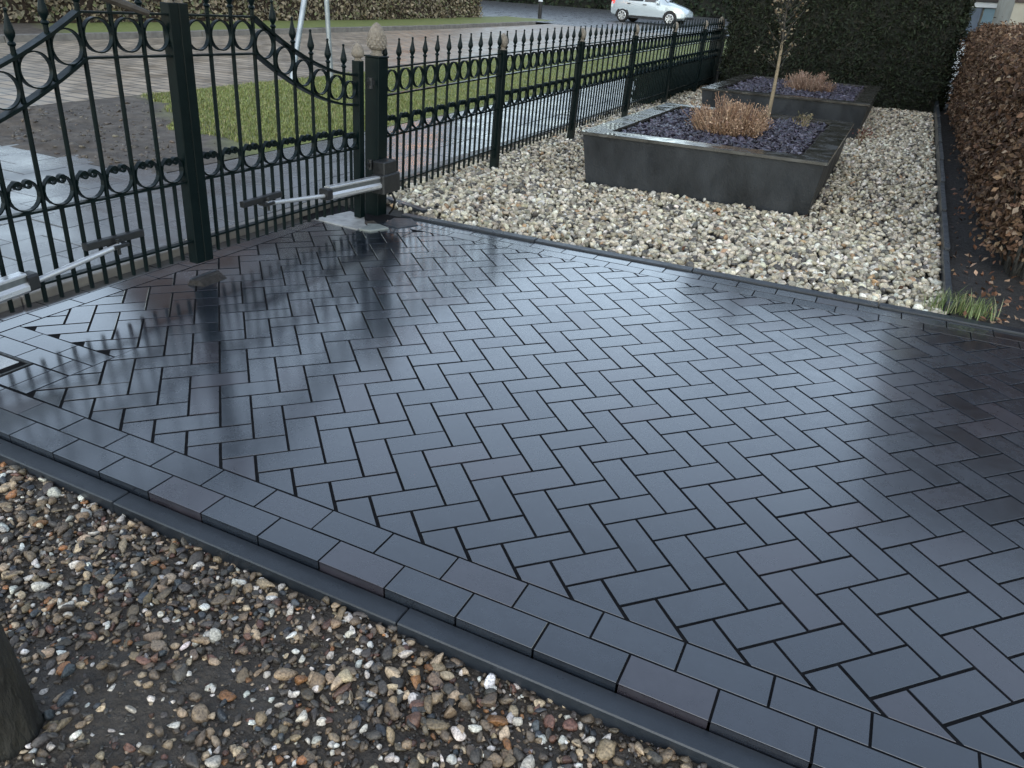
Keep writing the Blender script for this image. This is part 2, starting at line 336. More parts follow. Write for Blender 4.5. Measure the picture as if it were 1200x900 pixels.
# ------------------------------------------------------------------ the lie of the land (paver widths)
def zs(x, y): return .35 - .01*(x+25) + .004*y + .0075*max(0, y-200)        # street side
def zg(y): return .0145*max(0, y-21)                                        # gravel garden
def sheet(name, xs, ys, zf, mat, thick=0):
    v = []; f = []; nx, ny = len(xs), len(ys)
    for y in ys:
        for x in xs: v.append((x, y, zf(x, y)))
    for j in range(ny-1):
        for i in range(nx-1): f.append((j*nx+i, j*nx+i+1, (j+1)*nx+i+1, (j+1)*nx+i))
    mb = MB(); mb.add(v, f); return mb.build(name, mat, smooth=True)
lin = lambda a, b, n: [a+(b-a)*i/(n-1) for i in range(n)]
g = sheet('ground', lin(-5000, 5000, 21), lin(-5000, 5000, 21), lambda x, y: -1.6, M['ground']); tag(g, 'bare dark ground reaching out under and beyond everything', None, None, 'structure')
# ---- driveway: herringbone pavers
drive = sheet('driveway', [-25.1, 0, 34], [-8.6, 6, 20.1], lambda x, y: -.03, M['joint'])
tag(drive, 'wet anthracite block paving of the driveway, laid in herringbone', None, None, 'structure')
JT = .037; S2 = math.sqrt(2)
def toxy(u, v): return ((u+v)/S2, (u-v)/S2)
def pave_regions(poly):
    a = clip(clip(clip(poly, 1, 0, -17.68), 0, 1, -6.69), 0, -1, -18.10)
    b = clip(clip(clip(clip(poly, -1, 0, 17.68), 0, 1, -3.13), 0, -1, -18.10), 1, 0, -23.17)
    if area(a)+area(b) > area(poly)*.995: return [poly]
    return [q for q in (a, b) if area(q) > .06]
bricks = []
for k in range(-60, 61):
    for mm in range(-16, 17):
        for typ in (0, 1):
            if typ == 0: u0, v0, du, dv = k, k+4*mm, 2, 1
            else: u0, v0, du, dv = k, k+1+4*mm, 1, 2
            c = toxy(u0+du/2, v0+dv/2)
            if not (-27 < c[0] < 33 and -9 < c[1] < 21): continue
            poly = [toxy(u0+JT, v0+JT), toxy(u0+du-JT, v0+JT), toxy(u0+du-JT, v0+dv-JT), toxy(u0+JT, v0+dv-JT)]
            for q in pave_regions(poly):
                if q is not poly: q = inset(q, .012)
                if area(q) < .08: continue
                cx = sum(p[0] for p in q)/len(q); cy = sum(p[1] for p in q)/len(q)
                bricks.append((pixel_size(cx, cy, 0, 1+.2*area(q)), cx, cy, q, len(q) == 4 and abs(area(q)-(2-2*JT)*(1-2*JT)) < 1e-3, typ))
bricks.sort(key=lambda t: -t[0])
full = {}
rest = MB()
def jig():
    c = lambda s, k: max(-k, min(k, random.gauss(0, s)))
    return c(.004, .007), c(.004, .007), c(.004, .007)
for i, (ps, cx, cy, q, isfull, typ) in enumerate(bricks):
    loc = [(x-cx, y-cy) for x, y in q]; dz, ax, ay = jig()
    if i < 300 and ps > 0:
        key = typ if isfull else None
        if key is not None and key in full: me = full[key]
        else:
            mb = MB(); mb.prism(loc, -.5, 0, .006); me = mb.mesh('paver', M['paver'])
            if key is not None: full[key] = me
        put(me, 'paver', drive, (cx, cy, dz), (ax, ay, 0))
    else:
        n0 = len(rest.v); rest.prism(loc, -.5, 0, .006)
        for j in range(n0, len(rest.v)):
            x, y, z = rest.v[j]; rest.v[j] = (x+cx, y+cy, z+dz+x*ay+y*ax)
tag(rest.build('paving', M['paver'], drive), kind='stuff')
# ---- border courses
bord = tag(empty('driveway_border', (0,0,0)), 'double course of anthracite edge pavers framing the driveway', None, None, 'structure')
bme = {}
def course(axis, lo, hi, joints0, a, b, zt=0.0):
    """stretcher course: runs along axis, width lo..hi, from a to b with joints at joints0 + 2k"""
    k = math.floor((a-joints0)/1.995); 
    while True:
        s0 = joints0+k*1.995; s1 = s0+1.995; k += 1
        if s0 >= b: break
        e0, e1 = max(s0, a), min(s1, b)
        if e1-e0 < .25: continue
        ln = e1-e0-.055; wd = hi-lo-.055; cs = (e0+e1)/2; cw = (lo+hi)/2
        key = (axis, round(ln, 2), round(wd, 2))
        if key not in bme:
            mb = MB()
            if axis == 0: mb.bbox(-ln/2, ln/2, -wd/2, wd/2, -.75, 0, .006)
            else: mb.bbox(-wd/2, wd/2, -ln/2, ln/2, -.75, 0, .006)
            bme[key] = mb.mesh('border_paver', M['paver'])
        dz, ax, ay = jig()
        put(bme[key], 'border_paver', bord, (cs, cw, zt+dz) if axis == 0 else (cw, cs, zt+dz), (ax, ay, 0))
course(0, -7.665, -6.71, 3.28, -23, 20); course(0, -8.62, -7.665, 2.26, -23, 20)
course(0, 19.10, 20.05, -.69, -19.6, 33); course(0, 18.12, 19.10, .3, -20.4, 33)
course(1, -24.15, -23.20, -2.15, -5.05, 17.0); course(1, -25.08, -24.15, -1.15, -8, 16.0)
course(0, -4.08, -3.15, -17.7, -23.15, -17.7); course(0, -5.03, -4.08, -18.7, -23.15, -17.7)
course(1, -19.55, -18.62, -5.05, -5.05, -6.7+.05) if False else None
course(1, -18.62, -17.70, -6.9, -6.66, -5.05); course(1, -19.58, -18.62, -6.9, -6.66, -5.05)
# ---- concrete edging strips
ed = tag(empty('edging_kerb', (0,0,0)), 'low dark concrete edging strip between edge pavers and pebbles', None, None, 'structure')
def edging(parent, y0, y1, zt, joints, zb=-1.5, chip=True):
    for a, b in zip(joints[:-1], joints[1:]):
        mb = MB(); mb.bbox(a+.015, b-.015, y0, y1, zb, zt+random.gauss(0, .012), .035); mb.build('edging_stone', M['kerb'], parent)
edging(ed, -9.22, -8.63, -.24, [-29, -19.9, -10.45, -.98, 8.5, 18, 27.5])
ed2 = tag(empty('edging_kerb', (0,0,0)), 'dark wet concrete edging strip between driveway and white gravel', None, None, 'structure')
edging(ed2, 20.1, 20.72, .1, [-20.2, -10.8, -1.3, 8.2, 17.7, 27.2])
for xa, xb, ya, yb in ((-23.4, -19.5, 23.0, 21.6),):
    mb = MB(); mb.prism([(xa, ya), (xb, yb), (xb+.1, yb+.5), (xa+.1, ya+.5)], -1, .2, .03); mb.build('edging_stone', M['kerb'], ed2)
ed3 = tag(empty('edging_kerb', (0,0,0)), 'narrow dark concrete edging strip along the soil below the brown hedge', None, None, 'structure')
for k in range(9):
    a = 21.6+k*10.0; mb = MB(); mb.bbox(11.22, 11.55, a, a+9.96, -1, 0, .03); o = mb.build('edging_stone', M['kerb'], ed3, loc=(random.gauss(0,.03), 0, zg(a+5)+.1)); o.rotation_euler = (.0145, 0, 0)
# ---- garden beds
gb = sheet('garden_bed', [-26.5, -10, 11.4], lin(20.6, 126, 12), lambda x, y: zg(y)-.3, M['gravelbed']); tag(gb, 'soil bed under the white gravel', None, None, 'structure')
def bump_soil(x, y): return mnoise.noise(Vector((x*.5, y*.5, 3)))*.16 + mnoise.noise(Vector((x*1.7, y*1.7, 9)))*.07
hb = sheet('hedge_soil', lin(11.5, 60, 60), lin(20.7, 128, 110), lambda x, y: zg(y)-.02+bump_soil(x, y)*.9, M['soildark']); tag(hb, 'dark soil strip under the brown beech hedge', None, None, 'structure')
def pebz(x, y): return -.62 + bump_soil(x, y) + .07*min(0, (y+11))*-.0
pb = sheet('pebble_bed', lin(-30, 22, 160), lin(-30, -9.05, 70), pebz, M['soil']); tag(pb, 'dark wet soil of the pebble border', None, None, 'structure')
# ---- street side: kerb, slabs, verge, brick road
kb = MB()
for a, b in zip(lin(-40, 160, 21)[:-1], lin(-40, 160, 21)[1:]): pass
ks = tag(empty('pavement_kerb', (0,0,0)), 'weathered grey kerb stones between gate threshold and street pavement', None, None, 'structure')
for k in range(20):
    a = -40+k*9.6; mb = MB(); mb.bbox(-25.95, -25.12, a, a+9.55, -1.5, zs(-25.5, a+4.8)+.03, .05); mb.build('kerb_stone', M['roadkerb'], ks)
pv = sheet('pavement', [-69.2, -50, -38.4, -26], [-40, 17], lambda x, y: zs(x, y)-.12, M['joint']); tag(pv, 'wet grey slabs of the crossing outside the gate', None, None, 'structure')
pv2 = sheet('pavement', [-38.4, -26], lin(17, 300, 10), lambda x, y: zs(x, y)-.12, M['joint']); tag(pv2, 'wet grey slab footpath running behind the iron fence', None, None, 'structure')
slab_me = []
for k in range(3):
    mb = MB(); mb.bbox(-1.52, 1.52, -1.52, 1.52, -.4, 0, .03); slab_me.append(mb.mesh('paving_slab', M['slab']))
nsl = 0
for i in range(14):
    for j in range(-9, 52):
        x = -27.55-i*3.1; y = j*3.1+1.2+(1.55 if i % 2 else 0)
        if y > 17.4 and i > 3: continue
        if y > 130 or y < -22: continue
        nsl += 1
        put(slab_me[nsl % 3], 'paving_slab', pv if y < 17 else pv2, (x, y, zs(x, y)+random.gauss(0, .015)), (.004+random.gauss(0, .0025), .01+random.gauss(0, .0025), 0))
def vz(x, y):
    k = min(1, (y-16.8)/2.0, (-38.6-x)/2.0+.1, (x+69)/3+.1); mud = max(0, min(1, (34-.54*(x+66)-y)/8))
    return zs(x, y)+max(0, k)*(.12+.3*mnoise.noise(Vector((x*.16, y*.16, 1)))+(.16+.5*mud)*mnoise.noise(Vector((x*.55, y*.55, 4)))+.3*mud*mnoise.noise(Vector((x*1.5, y*1.5, 8))))-.03
vg = sheet('verge', lin(-69, -38.6, 70), lin(16.8, 60, 100)+lin(62, 300, 80), vz, M['verge']); tag(vg, 'muddy patch and grass verge between footpath and road', None, None, 'structure')
rd = sheet('road', [-127, -98, -69], lin(-200, 290, 12), lambda x, y: zs(x, y), M['road']); tag(rd, 'wet brown brick road passing the gate', None, None, 'structure')
rd2 = sheet('road', [-420, -260, -127, -69, -30], lin(290, 900, 12), lambda x, y: zs(x, y)-.02, M['asphalt']); tag(rd2, 'wet grey asphalt of the road junction', None, None, 'structure')
rk = MB()
for j in range(24):
    a = -60+j*14.0; rk.bbox(-128.6, -127, a, a+13.9, -1, zs(-128, a+7)+1.1, .1)
tag(rk.build('road_kerb', M['roadkerb']), 'low dark kerb along the far side of the brick road', None, None, 'structure')
fv = sheet('verge', lin(-152, -128.5, 8), lin(-60, 300, 60), lambda x, y: zs(x, y)+1.0+.3*mnoise.noise(Vector((x*.2, y*.2, 7))), M['verge']); tag(fv, 'mossy grass strip along the far side of the road', None, None, 'structure')
# ------------------------------------------------------------------ scattered small matter
def ico(sub):
    bm = bmesh.new(); bmesh.ops.create_icosphere(bm, subdivisions=sub, radius=1.0)
    V = np.array([v.co[:] for v in bm.verts]); F = np.array([[v.index for v in f.verts] for f in bm.faces]); bm.free(); return V, F
def stones(name, P, size, mat, cols, sub, flat=(.45,.8), rough=.22, smooth=True, nproto=16, tilt=.45, cuts=4):
    """P: n x 3 centres; every stone a deformed, squashed lump of its own"""
    V0, F0 = ico(sub); n = len(P); nv = len(V0)
    protos = []
    for k in range(nproto):
        V = V0.copy()
        for _ in range(5):
            d = RNG.normal(size=3); d /= np.linalg.norm(d); V += np.outer(np.clip(V0@d, -.2, 1)*RNG.normal(0, rough), d)
        for _ in range(cuts):
            d = RNG.normal(size=3); d /= np.linalg.norm(d); h = V@d; c = RNG.uniform(.45, .8)*h.max(); V -= np.outer(np.maximum(h-c, 0)*.92, d)
        V += RNG.normal(0, .03, V.shape); protos.append(V)
    pr = np.array(protos)[RNG.integers(0, nproto, n)]
    sc = np.c_[RNG.uniform(.75, 1.3, n), RNG.uniform(.6, 1.0, n), RNG.uniform(flat[0], flat[1], n)]*size[:, None]
    pr = pr*sc[:, None, :]
    a = RNG.uniform(0, 2*np.pi, n); tx = RNG.normal(0, tilt, n); ty = RNG.normal(0, tilt, n)
    def rotm(ax, t):
        c, s = np.cos(t), np.sin(t); o = np.ones_like(t); z = np.zeros_like(t)
        r = {'x': [o,z,z,z,c,-s,z,s,c], 'y': [c,z,s,z,o,z,-s,z,c], 'z': [c,-s,z,s,c,z,z,z,o]}[ax]
        return np.stack(r, -1).reshape(-1, 3, 3)
    Rm = rotm('x', tx)@rotm('y', ty)@rotm('z', a)
    V = np.einsum('nij,nkj->nki', Rm, pr)+P[:, None, :]
    F = (F0[None]+(np.arange(n)*nv)[:, None, None]).reshape(-1, 3)
    return npmesh(name, V.reshape(-1, 3), F, mat, np.repeat(cols, nv, 0), smooth)
def palette(n, items):
    w = np.array([i[0] for i in items], float); c = np.array([i[1] for i in items]); k = RNG.choice(len(items), n, p=w/w.sum())
    return np.clip(c[k]*RNG.uniform(.65, 1.35, (n, 1))*RNG.normal(1, .022, (n, 3)), .004, .9)
def inpoly(P, poly):
    x, y = P[:, 0], P[:, 1]; r = np.zeros(len(P), bool); n = len(poly)
    for i in range(n):
        (x0, y0), (x1, y1) = poly[i], poly[(i+1) % n]
        c = ((y0 > y) != (y1 > y)) & (x < (x1-x0)*(y-y0)/(y1-y0+1e-9)+x0); r ^= c
    return r
# pebbles in front of the edging
def pebbles(n, s0, s1, zoff, sub, thin, name, label, dark=False):
    P = np.c_[RNG.uniform(-19, 12, n), RNG.uniform(-20.5, -9.2, n)]
    # worn patch of bare soil
    bare = np.zeros(n)
    for cx, cy, rx, ry in ((-5.2, -13.6, 2.6, 1.6), (-3.2, -12.2, 1.6, 1.0), (-1.6, -15.2, 2.2, 1.6), (-7.4, -15.6, 2.0, 1.2), (-2.6, -17.0, 3.0, 1.4)):
        bare = np.maximum(bare, np.exp(-(((P[:, 0]-cx)/rx)**2+((P[:, 1]-cy)/ry)**2)*1.1))
    keep = RNG.uniform(size=n) > bare*thin; P = P[keep]; n = len(P); bare = bare[keep]
    size = RNG.uniform(s0, s1, n)*RNG.choice([.7, 1, 1, 1.35], n)
    z = np.array([pebz(x, y) for x, y in P])+zoff-bare*.06+size*.25
    cols = palette(n, [(26, (.06,.051,.043)), (24, (.12,.09,.062)), (18, (.21,.15,.093)), (14, (.36,.27,.175)), (12, (.52,.47,.40)), (5, (.64,.61,.55)), (6, (.12,.062,.044)), (4, (.26,.12,.05)), (8, (.05,.055,.06))])
    if dark: cols = palette(n, [(6, (.05,.042,.034)), (4, (.085,.068,.052)), (2, (.03,.027,.024)), (1, (.2,.16,.11))])
    o = stones(name, np.c_[P, z], size, M['pebble'], cols, sub, (.4, .8), .2, cuts=6)
    return tag(o, label, None, None, 'stuff')
pebbles(6000, .095, .18, .04, 2, .72, 'pebbles', 'mixed brown, white and dark river pebbles along the driveway edging')
pebbles(14000, .055, .115, .0, 1, .5, 'pebbles', 'small wet river pebbles packed between the larger ones')
pebbles(9000, .03, .07, .02, 1, .0, 'grit', 'fine dark grit in the soil between the pebbles', True)
# white gravel
PL1 = [(-14.1, 36.7), (2.8, 36.7), (2.8, 60.2), (-14.1, 60.2)]; PL2 = [(-14.1, 75.2), (3.2, 75.2), (3.2, 101), (-14.1, 101)]
def gravel(n, y0, y1, s0, s1, sub, name, label, x0=-25.0):
    P = np.c_[RNG.uniform(x0, 11.15, n), RNG.uniform(y0, y1, n)]
    k = ~inpoly(P, PL1) & ~inpoly(P, PL2) & ~((P[:, 0] < -19.5) & (P[:, 1] < 22.9-(P[:, 0]+23.4)*.36))
    P = P[k]; n = len(P); size = RNG.uniform(s0, s1, n)
    z = np.array([zg(y) for y in P[:, 1]])-.12+RNG.uniform(-.12, .16, n)
    z -= .12*np.clip(1.0-(P[:, 1]-20.7)/1.2, 0, 1)
    cols = palette(n, [(40, (.48,.425,.325)), (20, (.36,.31,.22)), (11, (.62,.58,.49)), (14, (.21,.185,.14)), (12, (.08,.072,.062)), (3, (.34,.22,.12))])
    o = stones(name, np.c_[P, z], size, M['chip'], cols, sub, (.55, .95), .26); return tag(o, label, None, None, 'stuff')
gravel(9600, 20.75, 36, .13, .26, 2, 'white_gravel', 'white gravel filling the garden beside the driveway')
gravel(38000, 35, 122, .16, .28, 1, 'white_gravel', 'white gravel around the planters as far as the tall hedge')
# purple slate on the planters
def slate(x0, x1, y0, y1, z, n, label):
    P = np.c_[RNG.uniform(x0, x1, n), RNG.uniform(y0, y1, n), z+RNG.uniform(-.1, .22, n)]
    cols = palette(n, [(50, (.042,.036,.052)), (30, (.065,.056,.078)), (20, (.026,.024,.033)), (6, (.12,.11,.14))])
    return tag(stones('slate_chips', P, RNG.uniform(.16, .34, n), M['slate'], cols, 1, (.15, .32), .3, False, 12, .5), label, None, None, 'stuff')
n = 1300; P = np.c_[RNG.uniform(-67, -39.5, n), RNG.uniform(17.5, 44, n)]; P = P[P[:, 1]+.54*P[:, 0]+RNG.normal(0, 2.0, n) < 1.5]
P = np.c_[P, [vz(x, y)+.02 for x, y in P]]
tag(stones('mud_clods', P, RNG.uniform(.1, .42, len(P))*RNG.uniform(.3, 1, len(P)), M['pebble'], palette(len(P), [(5, (.07,.056,.043)), (3, (.10,.082,.064)), (1, (.045,.037,.03)), (1, (.16,.14,.1))]), 1, (.25, .5), .25), 'clods of brown mud on the worn verge outside the gate', None, None, 'stuff')
# ------------------------------------------------------------------ planters
def planter(x0, x1, y0, y1, z0, zt, fl, label, rimw=1.7):
    t = tag(empty('raised_planter', ((x0+x1)/2, (y0+y1)/2, z0)), label, 'planter', 'raised concrete planters'); cx, cy = (x0+x1)/2, (y0+y1)/2
    X0, X1, Y0, Y1 = x0-cx, x1-cx, y0-cy, y1-cy; h = zt-z0; th = .8
    # four walls that lean outwards
    def wall(a, b, na):
        (ax, ay), (bx, by) = a, b
        mb = MB(); o = []
        ext = lambda px, py, k: (px+(fl*k if px > 0 else -fl*k), py+(fl*k if py > 0 else -fl*k))
        A0, B0, A1, B1 = (ax, ay), (bx, by), ext(ax, ay, 1), ext(bx, by, 1)
        inn = lambda p: (p[0]-math.copysign(th, p[0]), p[1]-math.copysign(th, p[1]))
        v = [(*A0, -.6), (*B0, -.6), (*inn(B0), -.6), (*inn(A0), -.6), (*A1, h-.22), (*B1, h-.22), (*inn(B1), h-.22), (*inn(A1), h-.22)]
        mb.add(v, [(0,1,5,4), (1,2,6,5), (2,3,7,6), (3,0,4,7), (4,5,6,7), (3,2,1,0)]); mb.build('wall', M['planter'], t)
    c = [(X0, Y0), (X1, Y0), (X1, Y1), (X0, Y1)]
    for i in range(4): wall(c[i], c[(i+1) % 4], None)
    e = fl+.2; q = [(X0-e, Y0-e), (X1+e, Y0-e), (X1+e, Y1+e), (X0-e, Y1+e)]
    for i in range(4):                                        # coping slabs, mitred
        a, b = q[i], q[(i+1) % 4]; ia = (a[0]-math.copysign(rimw, a[0]), a[1]-math.copysign(rimw, a[1])); ib = (b[0]-math.copysign(rimw, b[0]), b[1]-math.copysign(rimw, b[1]))
        mb = MB(); mb.prism(inset([a, b, ib, ia], .012), h-.22, h, .03); mb.build('coping', M['rim'], t)
    mb = MB(); mb.box(X0+.5, X1-.5, Y0+.5, Y1-.5, 0, h-.45); mb.build('soil_fill', M['soil'], t)
    return t
p1 = planter(-13.9, 2.65, 36.9, 59.8, .2, 4.05, .5, 'dark concrete planter beside the driveway holding a dry shrub and a sapling', 1.9)
p2 = planter(-14.0, 3.2, 75.6, 101, .8, 4.45, .5, 'dark concrete planter in front of the tall green hedge')
slate(-12.3, 1.1, 38.5, 58.2, 3.75, 4200, 'purple slate chips filling the planter with the sapling')
slate(-12.5, 1.7, 77.2, 99.6, 4.15, 3000, 'purple slate chips filling the planter before the tall hedge')
# ------------------------------------------------------------------ ironwork
BAR_R = .092
def spear_profile():
    return [(.09, 0), (.17, .05), (.2, .1), (.17, .15), (.10, .19), (.13, .25), (.22, .36), (.245, .46), (.21, .60), (.13, .84), (.075, 1.06), (.07, 1.14), (.095, 1.17), (.095, 1.21), (.05, 1.25)]
mb = MB(); mb.lathe([(r*.74, z) for r, z in spear_profile()], 10); SPEAR = mb.mesh('spear_head', M['iron'], True)
def scroll_path(wd):
    """U of flat iron, both ends rolled inwards"""
    a = wd/2; pts = []
    half = []
    for k in range(9):
        th = math.radians(-90+k*152/8); half.append((a*math.cos(th), a*.98+a*.98*math.sin(th)))
    ex, ez = half[-1]
    # inward curl
    r0 = .165; te = math.radians(62)
    cx, cz = ex-r0*math.cos(te), ez-r0*math.sin(te)
    for k in range(1, 15):
        th = te+math.radians(k*26); r = r0*(1-.03*k); half.append((cx+r*math.cos(th), cz+r*math.sin(th)))
    right = half; left = [(-y, z) for y, z in right[1:]][::-1]
    return left+right
def ring_path(r, rz=None, n=28): rz = rz or r; return [(r*math.cos(2*math.pi*k/n), rz*math.sin(2*math.pi*k/n)) for k in range(n)]
SCR = {}; RNGM = {}; BARS = {}
def scroll_mesh(wd):
    k = round(wd, 2)
    if k not in SCR:
        mb = MB(); pth = scroll_path(k); mb.ribbon(pth, .055, .2)
        for s in (-1, 1):                                  # solid eyes of the curls
            e = pth[0] if s < 0 else pth[-1]
            mb.add([(x, e[0]+.1*math.cos(t), e[1]+.1*math.sin(t)) for x in (-.12, .12) for t in [2*math.pi*i/10 for i in range(10)]],
                   [tuple(range(9, -1, -1)), tuple(range(10, 20))]+[(i, (i+1) % 10, 10+(i+1) % 10, 10+i) for i in range(10)])
        SCR[k] = mb.mesh('scroll', M['iron'])
    return SCR[k]
def ring_mesh(r):
    k = round(r, 2)
    if k not in RNGM: mb = MB(); mb.ribbon(ring_path(k), .055, .2, True); RNGM[k] = mb.mesh('ring', M['iron'], True)
    return RNGM[k]
def bar_mesh(h):
    k = round(h, 2)
    if k not in BARS: mb = MB(); mb.tube([(0,0,0), (0,0,k)], BAR_R, 8); BARS[k] = mb.mesh('bar', M['iron'], True)
    return BARS[k]
def rail(parent, path, th=.09, dep=.36, name='rail'): mb = MB(); mb.ribbon(path, th, dep); return mb.build(name, M['iron'], parent)
def cone_finial(parent, r, h, z, name='finial', base=True):
    """stone pine cone on a short neck, scales set in spirals"""
    mb = MB(); mb.lathe([(r*.62, 0), (r*.62, h*.05), (r*.5, h*.09), (r*.5, h*.17), (r*.72, h*.2), (r*.86, h*.27), (r*.93, h*.36), (r*.9, h*.5), (r*.78, h*.68), (r*.58, h*.83), (r*.32, h*.94), (r*.06, h)], 14)
    if r > .4:
        for ring in range(9):
            zz = h*(.28+.075*ring); rr = r*[.88,.93,.93,.9,.85,.78,.67,.52,.36][ring]; nn = [13,13,13,13,12,11,9,7,5][ring]; s = r*.2
            for k in range(nn):
                th = 2*math.pi*(k+.5*(ring % 2))/nn; c, sn = math.cos(th), math.sin(th); tx, ty = -sn, c
                p = lambda o, t, z: (rr*c*o+tx*t, rr*sn*o+ty*t, zz+z)
                mb.add([p(.96, -s*.8, 0), p(1.13, 0, -s*.55), p(.96, s*.8, 0), p(.97, 0, s*1.0)], [(0,1,3), (1,2,3), (0,2,1)])
    return mb.build(name, M['cone'], parent, loc=(0, 0, z), smooth=False)
LEAN = (-.018, .02, 0)                                         # gate ironwork follows the fall of the drive
def arc_z(t, lo): return 8.65+(11.5-8.65)*(1-t)**1.75+.0*lo if lo == 0 else 7.02+(9.9-7.02)*(1-t)**1.75
def gate_leaf(sgn, label):
    """leaf in local y from the meeting stile (0) to the hinge stile; sgn mirrors it"""
    t = tag(empty('gate_leaf', (-22.0, 5.43, .0), LEAN), label, 'gate', 'leaves of the double gate')
    Y = lambda y: sgn*y
    def post(y, w, z0, z1, name): mb = MB(); mb.bbox(-w/2, w/2, -w/2, w/2, 0, z1-z0, .03); return mb.build(name, M['iron'], t, loc=(0, Y(y), z0))
    st = post(.268, .52, .7, 11.95, 'stile'); cone_finial(st, .3, .9, 11.25)
    hs_ = post(12.80, .5, .35, 9.4, 'stile'); cone_finial(hs_, .4, 1.0, 9.03)
    longs = [1.79+1.385*k for k in range(8)]
    y_end = 12.55
    def topz(y):
        if y <= 4.6: return 11.5, 9.9
        s = (y-4.6)/(y_end-4.6); return arc_z(s, 0), arc_z(s, 1)
    seq = lambda which: [(Y(.45), 11.5 if which == 0 else 9.9), (Y(4.6), 11.5 if which == 0 else 9.9)]
    for wch in (0, 1):
        rail(t, seq(wch), .08, .34)
        pts = [(Y(4.6+(y_end-4.6)*k/14), (arc_z(k/14, 0) if wch == 0 else arc_z(k/14, 1))) for k in range(15)]; rail(t, pts, .12, .42, 'arched_rail')
    for z in (4.55, 1.77): rail(t, [(Y(.45), z), (Y(y_end), z)], .09, .3)
    for y in longs:
        z1 = topz(y)[0]; b = put(bar_mesh(z1+.32-.98), 'bar', t, (0, Y(y), .98)); s = put(SPEAR, 'spear_head', b, (0, 0, round(z1+.32-.98, 2)-.02))
    edges = [.45]+longs+[y_end]
    for a, b in zip(edges[:-1], edges[1:]):
        mid = (a+b)/2; wd = b-a-.17
        put(bar_mesh(3.55), 'bar', t, (0, Y(mid), .98))
        put(scroll_mesh(wd), 'scroll', t, (0, Y(mid), 4.62))
        zt, zb = topz(mid); r = min((zt-zb)/2-.12, (b-a)/2-.07) if mid < 4.6 else (b-a)/2-.06
        put(ring_mesh(max(.4, r)), 'ring', t, (0, Y(mid), (zt+zb)/2))
    return t
gate_leaf(1, 'wrought iron gate leaf hinged on the cone-topped post by the white gravel')
gate_leaf(-1, 'wrought iron gate leaf hinged on the post by the pebble border')
def gate_post(y, label, h=9.38, z0=-.1, lean=(-.03, .02, 0), x=-22.0, hw=.5):
    t = tag(empty('gate_post', (x, y, z0), lean), label, 'gate post', 'square iron gate posts with stone cones')
    mb = MB(); mb.bbox(-hw, hw, -hw, hw, -.8, h, .04); mb.build('shaft', M['iron'], t)
    mb = MB(); mb.bbox(-hw-.04, hw+.04, -hw-.04, hw+.04, h+.003, h+.09, .03); mb.build('cap', M['iron'], t)
    cone_finial(t, .62, 1.8, h+.07)
    return t
gp1 = gate_post(19.97, 'dark iron gate post with stone cone between gate and white gravel garden')
for zz in (8.0, 3.3):
    mb = MB(); mb.tube([(0, 0, -.3), (0, 0, .3)], .16, 10); mb.box(-.1, .1, -.3, .3, -.12, .12); mb.build('hinge', M['black'], gp1, loc=(.25, -.98, zz), smooth=True)
gate_post(-9.12, 'dark iron gate post with stone cone at the pebble border')
gate_post(115.5, 'dark iron gate post with stone cone where the fence meets the tall hedge', 8.4, 1.35, x=-22.3, hw=.95)
# fence in five bays
fence = tag(empty('iron_fence', (-22.0, 19.97, 0)), 'dark green ornamental iron fence with spear heads beside the gravel garden', 'fence')
FL = (-.034, .02, 0); BAY = 16.7
def zf(d): return .017*d-.00005*d*d
mb = MB(); mb.bbox(-.3, .3, -.3, .3, -1.0, 8.9, .03); FPOST = mb.mesh('fence_post', M['iron'])
mb = MB(); mb.lathe([(.3, 0), (.3, .06), (.2, .1), (.2, .2), (.33, .3), (.38, .5), (.36, .75), (.25, 1.0), (.1, 1.15), (.02, 1.18)], 12); FCAP = mb.mesh('finial', M['cone'], True)
for k in range(1, 6):
    d = BAY*k; o = put(FPOST, 'fence_post', fence, (0, d, zf(d)), FL); put(FCAP, 'finial', o, (0, 0, 8.88))
for k in range(6):
    d0 = BAY*k; y0 = d0+(.55 if k == 0 else .35); y1 = min(d0+BAY-.35, 96.4); z0 = zf(d0)
    if y1-y0 < 6: continue
    slope = (zf(d0+BAY)-z0)/BAY; zz = lambda y: z0+slope*(y-d0); lx = lambda z: .02*z; ly = lambda z: .034*z
    n = 10 if k < 5 else 8; ys = [y0+.25+(y1-y0-.5)*i/n for i in range(n+1)]
    for z, th in ((8.63, .09), (7.05, .09), (4.6, .1), (1.55, .09)):
        mb = MB(); mb.ribbon([(y0+ly(z), z+zz(y0)), (y1+ly(z), z+zz(y1))], th, .3); mb.build('rail', M['iron'], fence, loc=(lx(z), 0, 0))
    for i, y in enumerate(ys):
        b = put(bar_mesh(8.15), 'bar', fence, (lx(.85), y+ly(.85), zz(y)+.85), FL); put(SPEAR, 'spear_head', b, (0, 0, 8.13))
        if i < n:
            ym = (y+ys[i+1])/2; put(bar_mesh(3.7), 'bar', fence, (lx(.85), ym+ly(.85), zz(ym)+.85), FL)
            put(ring_mesh(.62), 'ring', fence, (lx(7.84), ym+ly(7.84), zz(ym)+7.84), FL); put(scroll_mesh(1.22), 'scroll', fence, (lx(4.66), ym+ly(4.66), zz(ym)+4.66), FL)
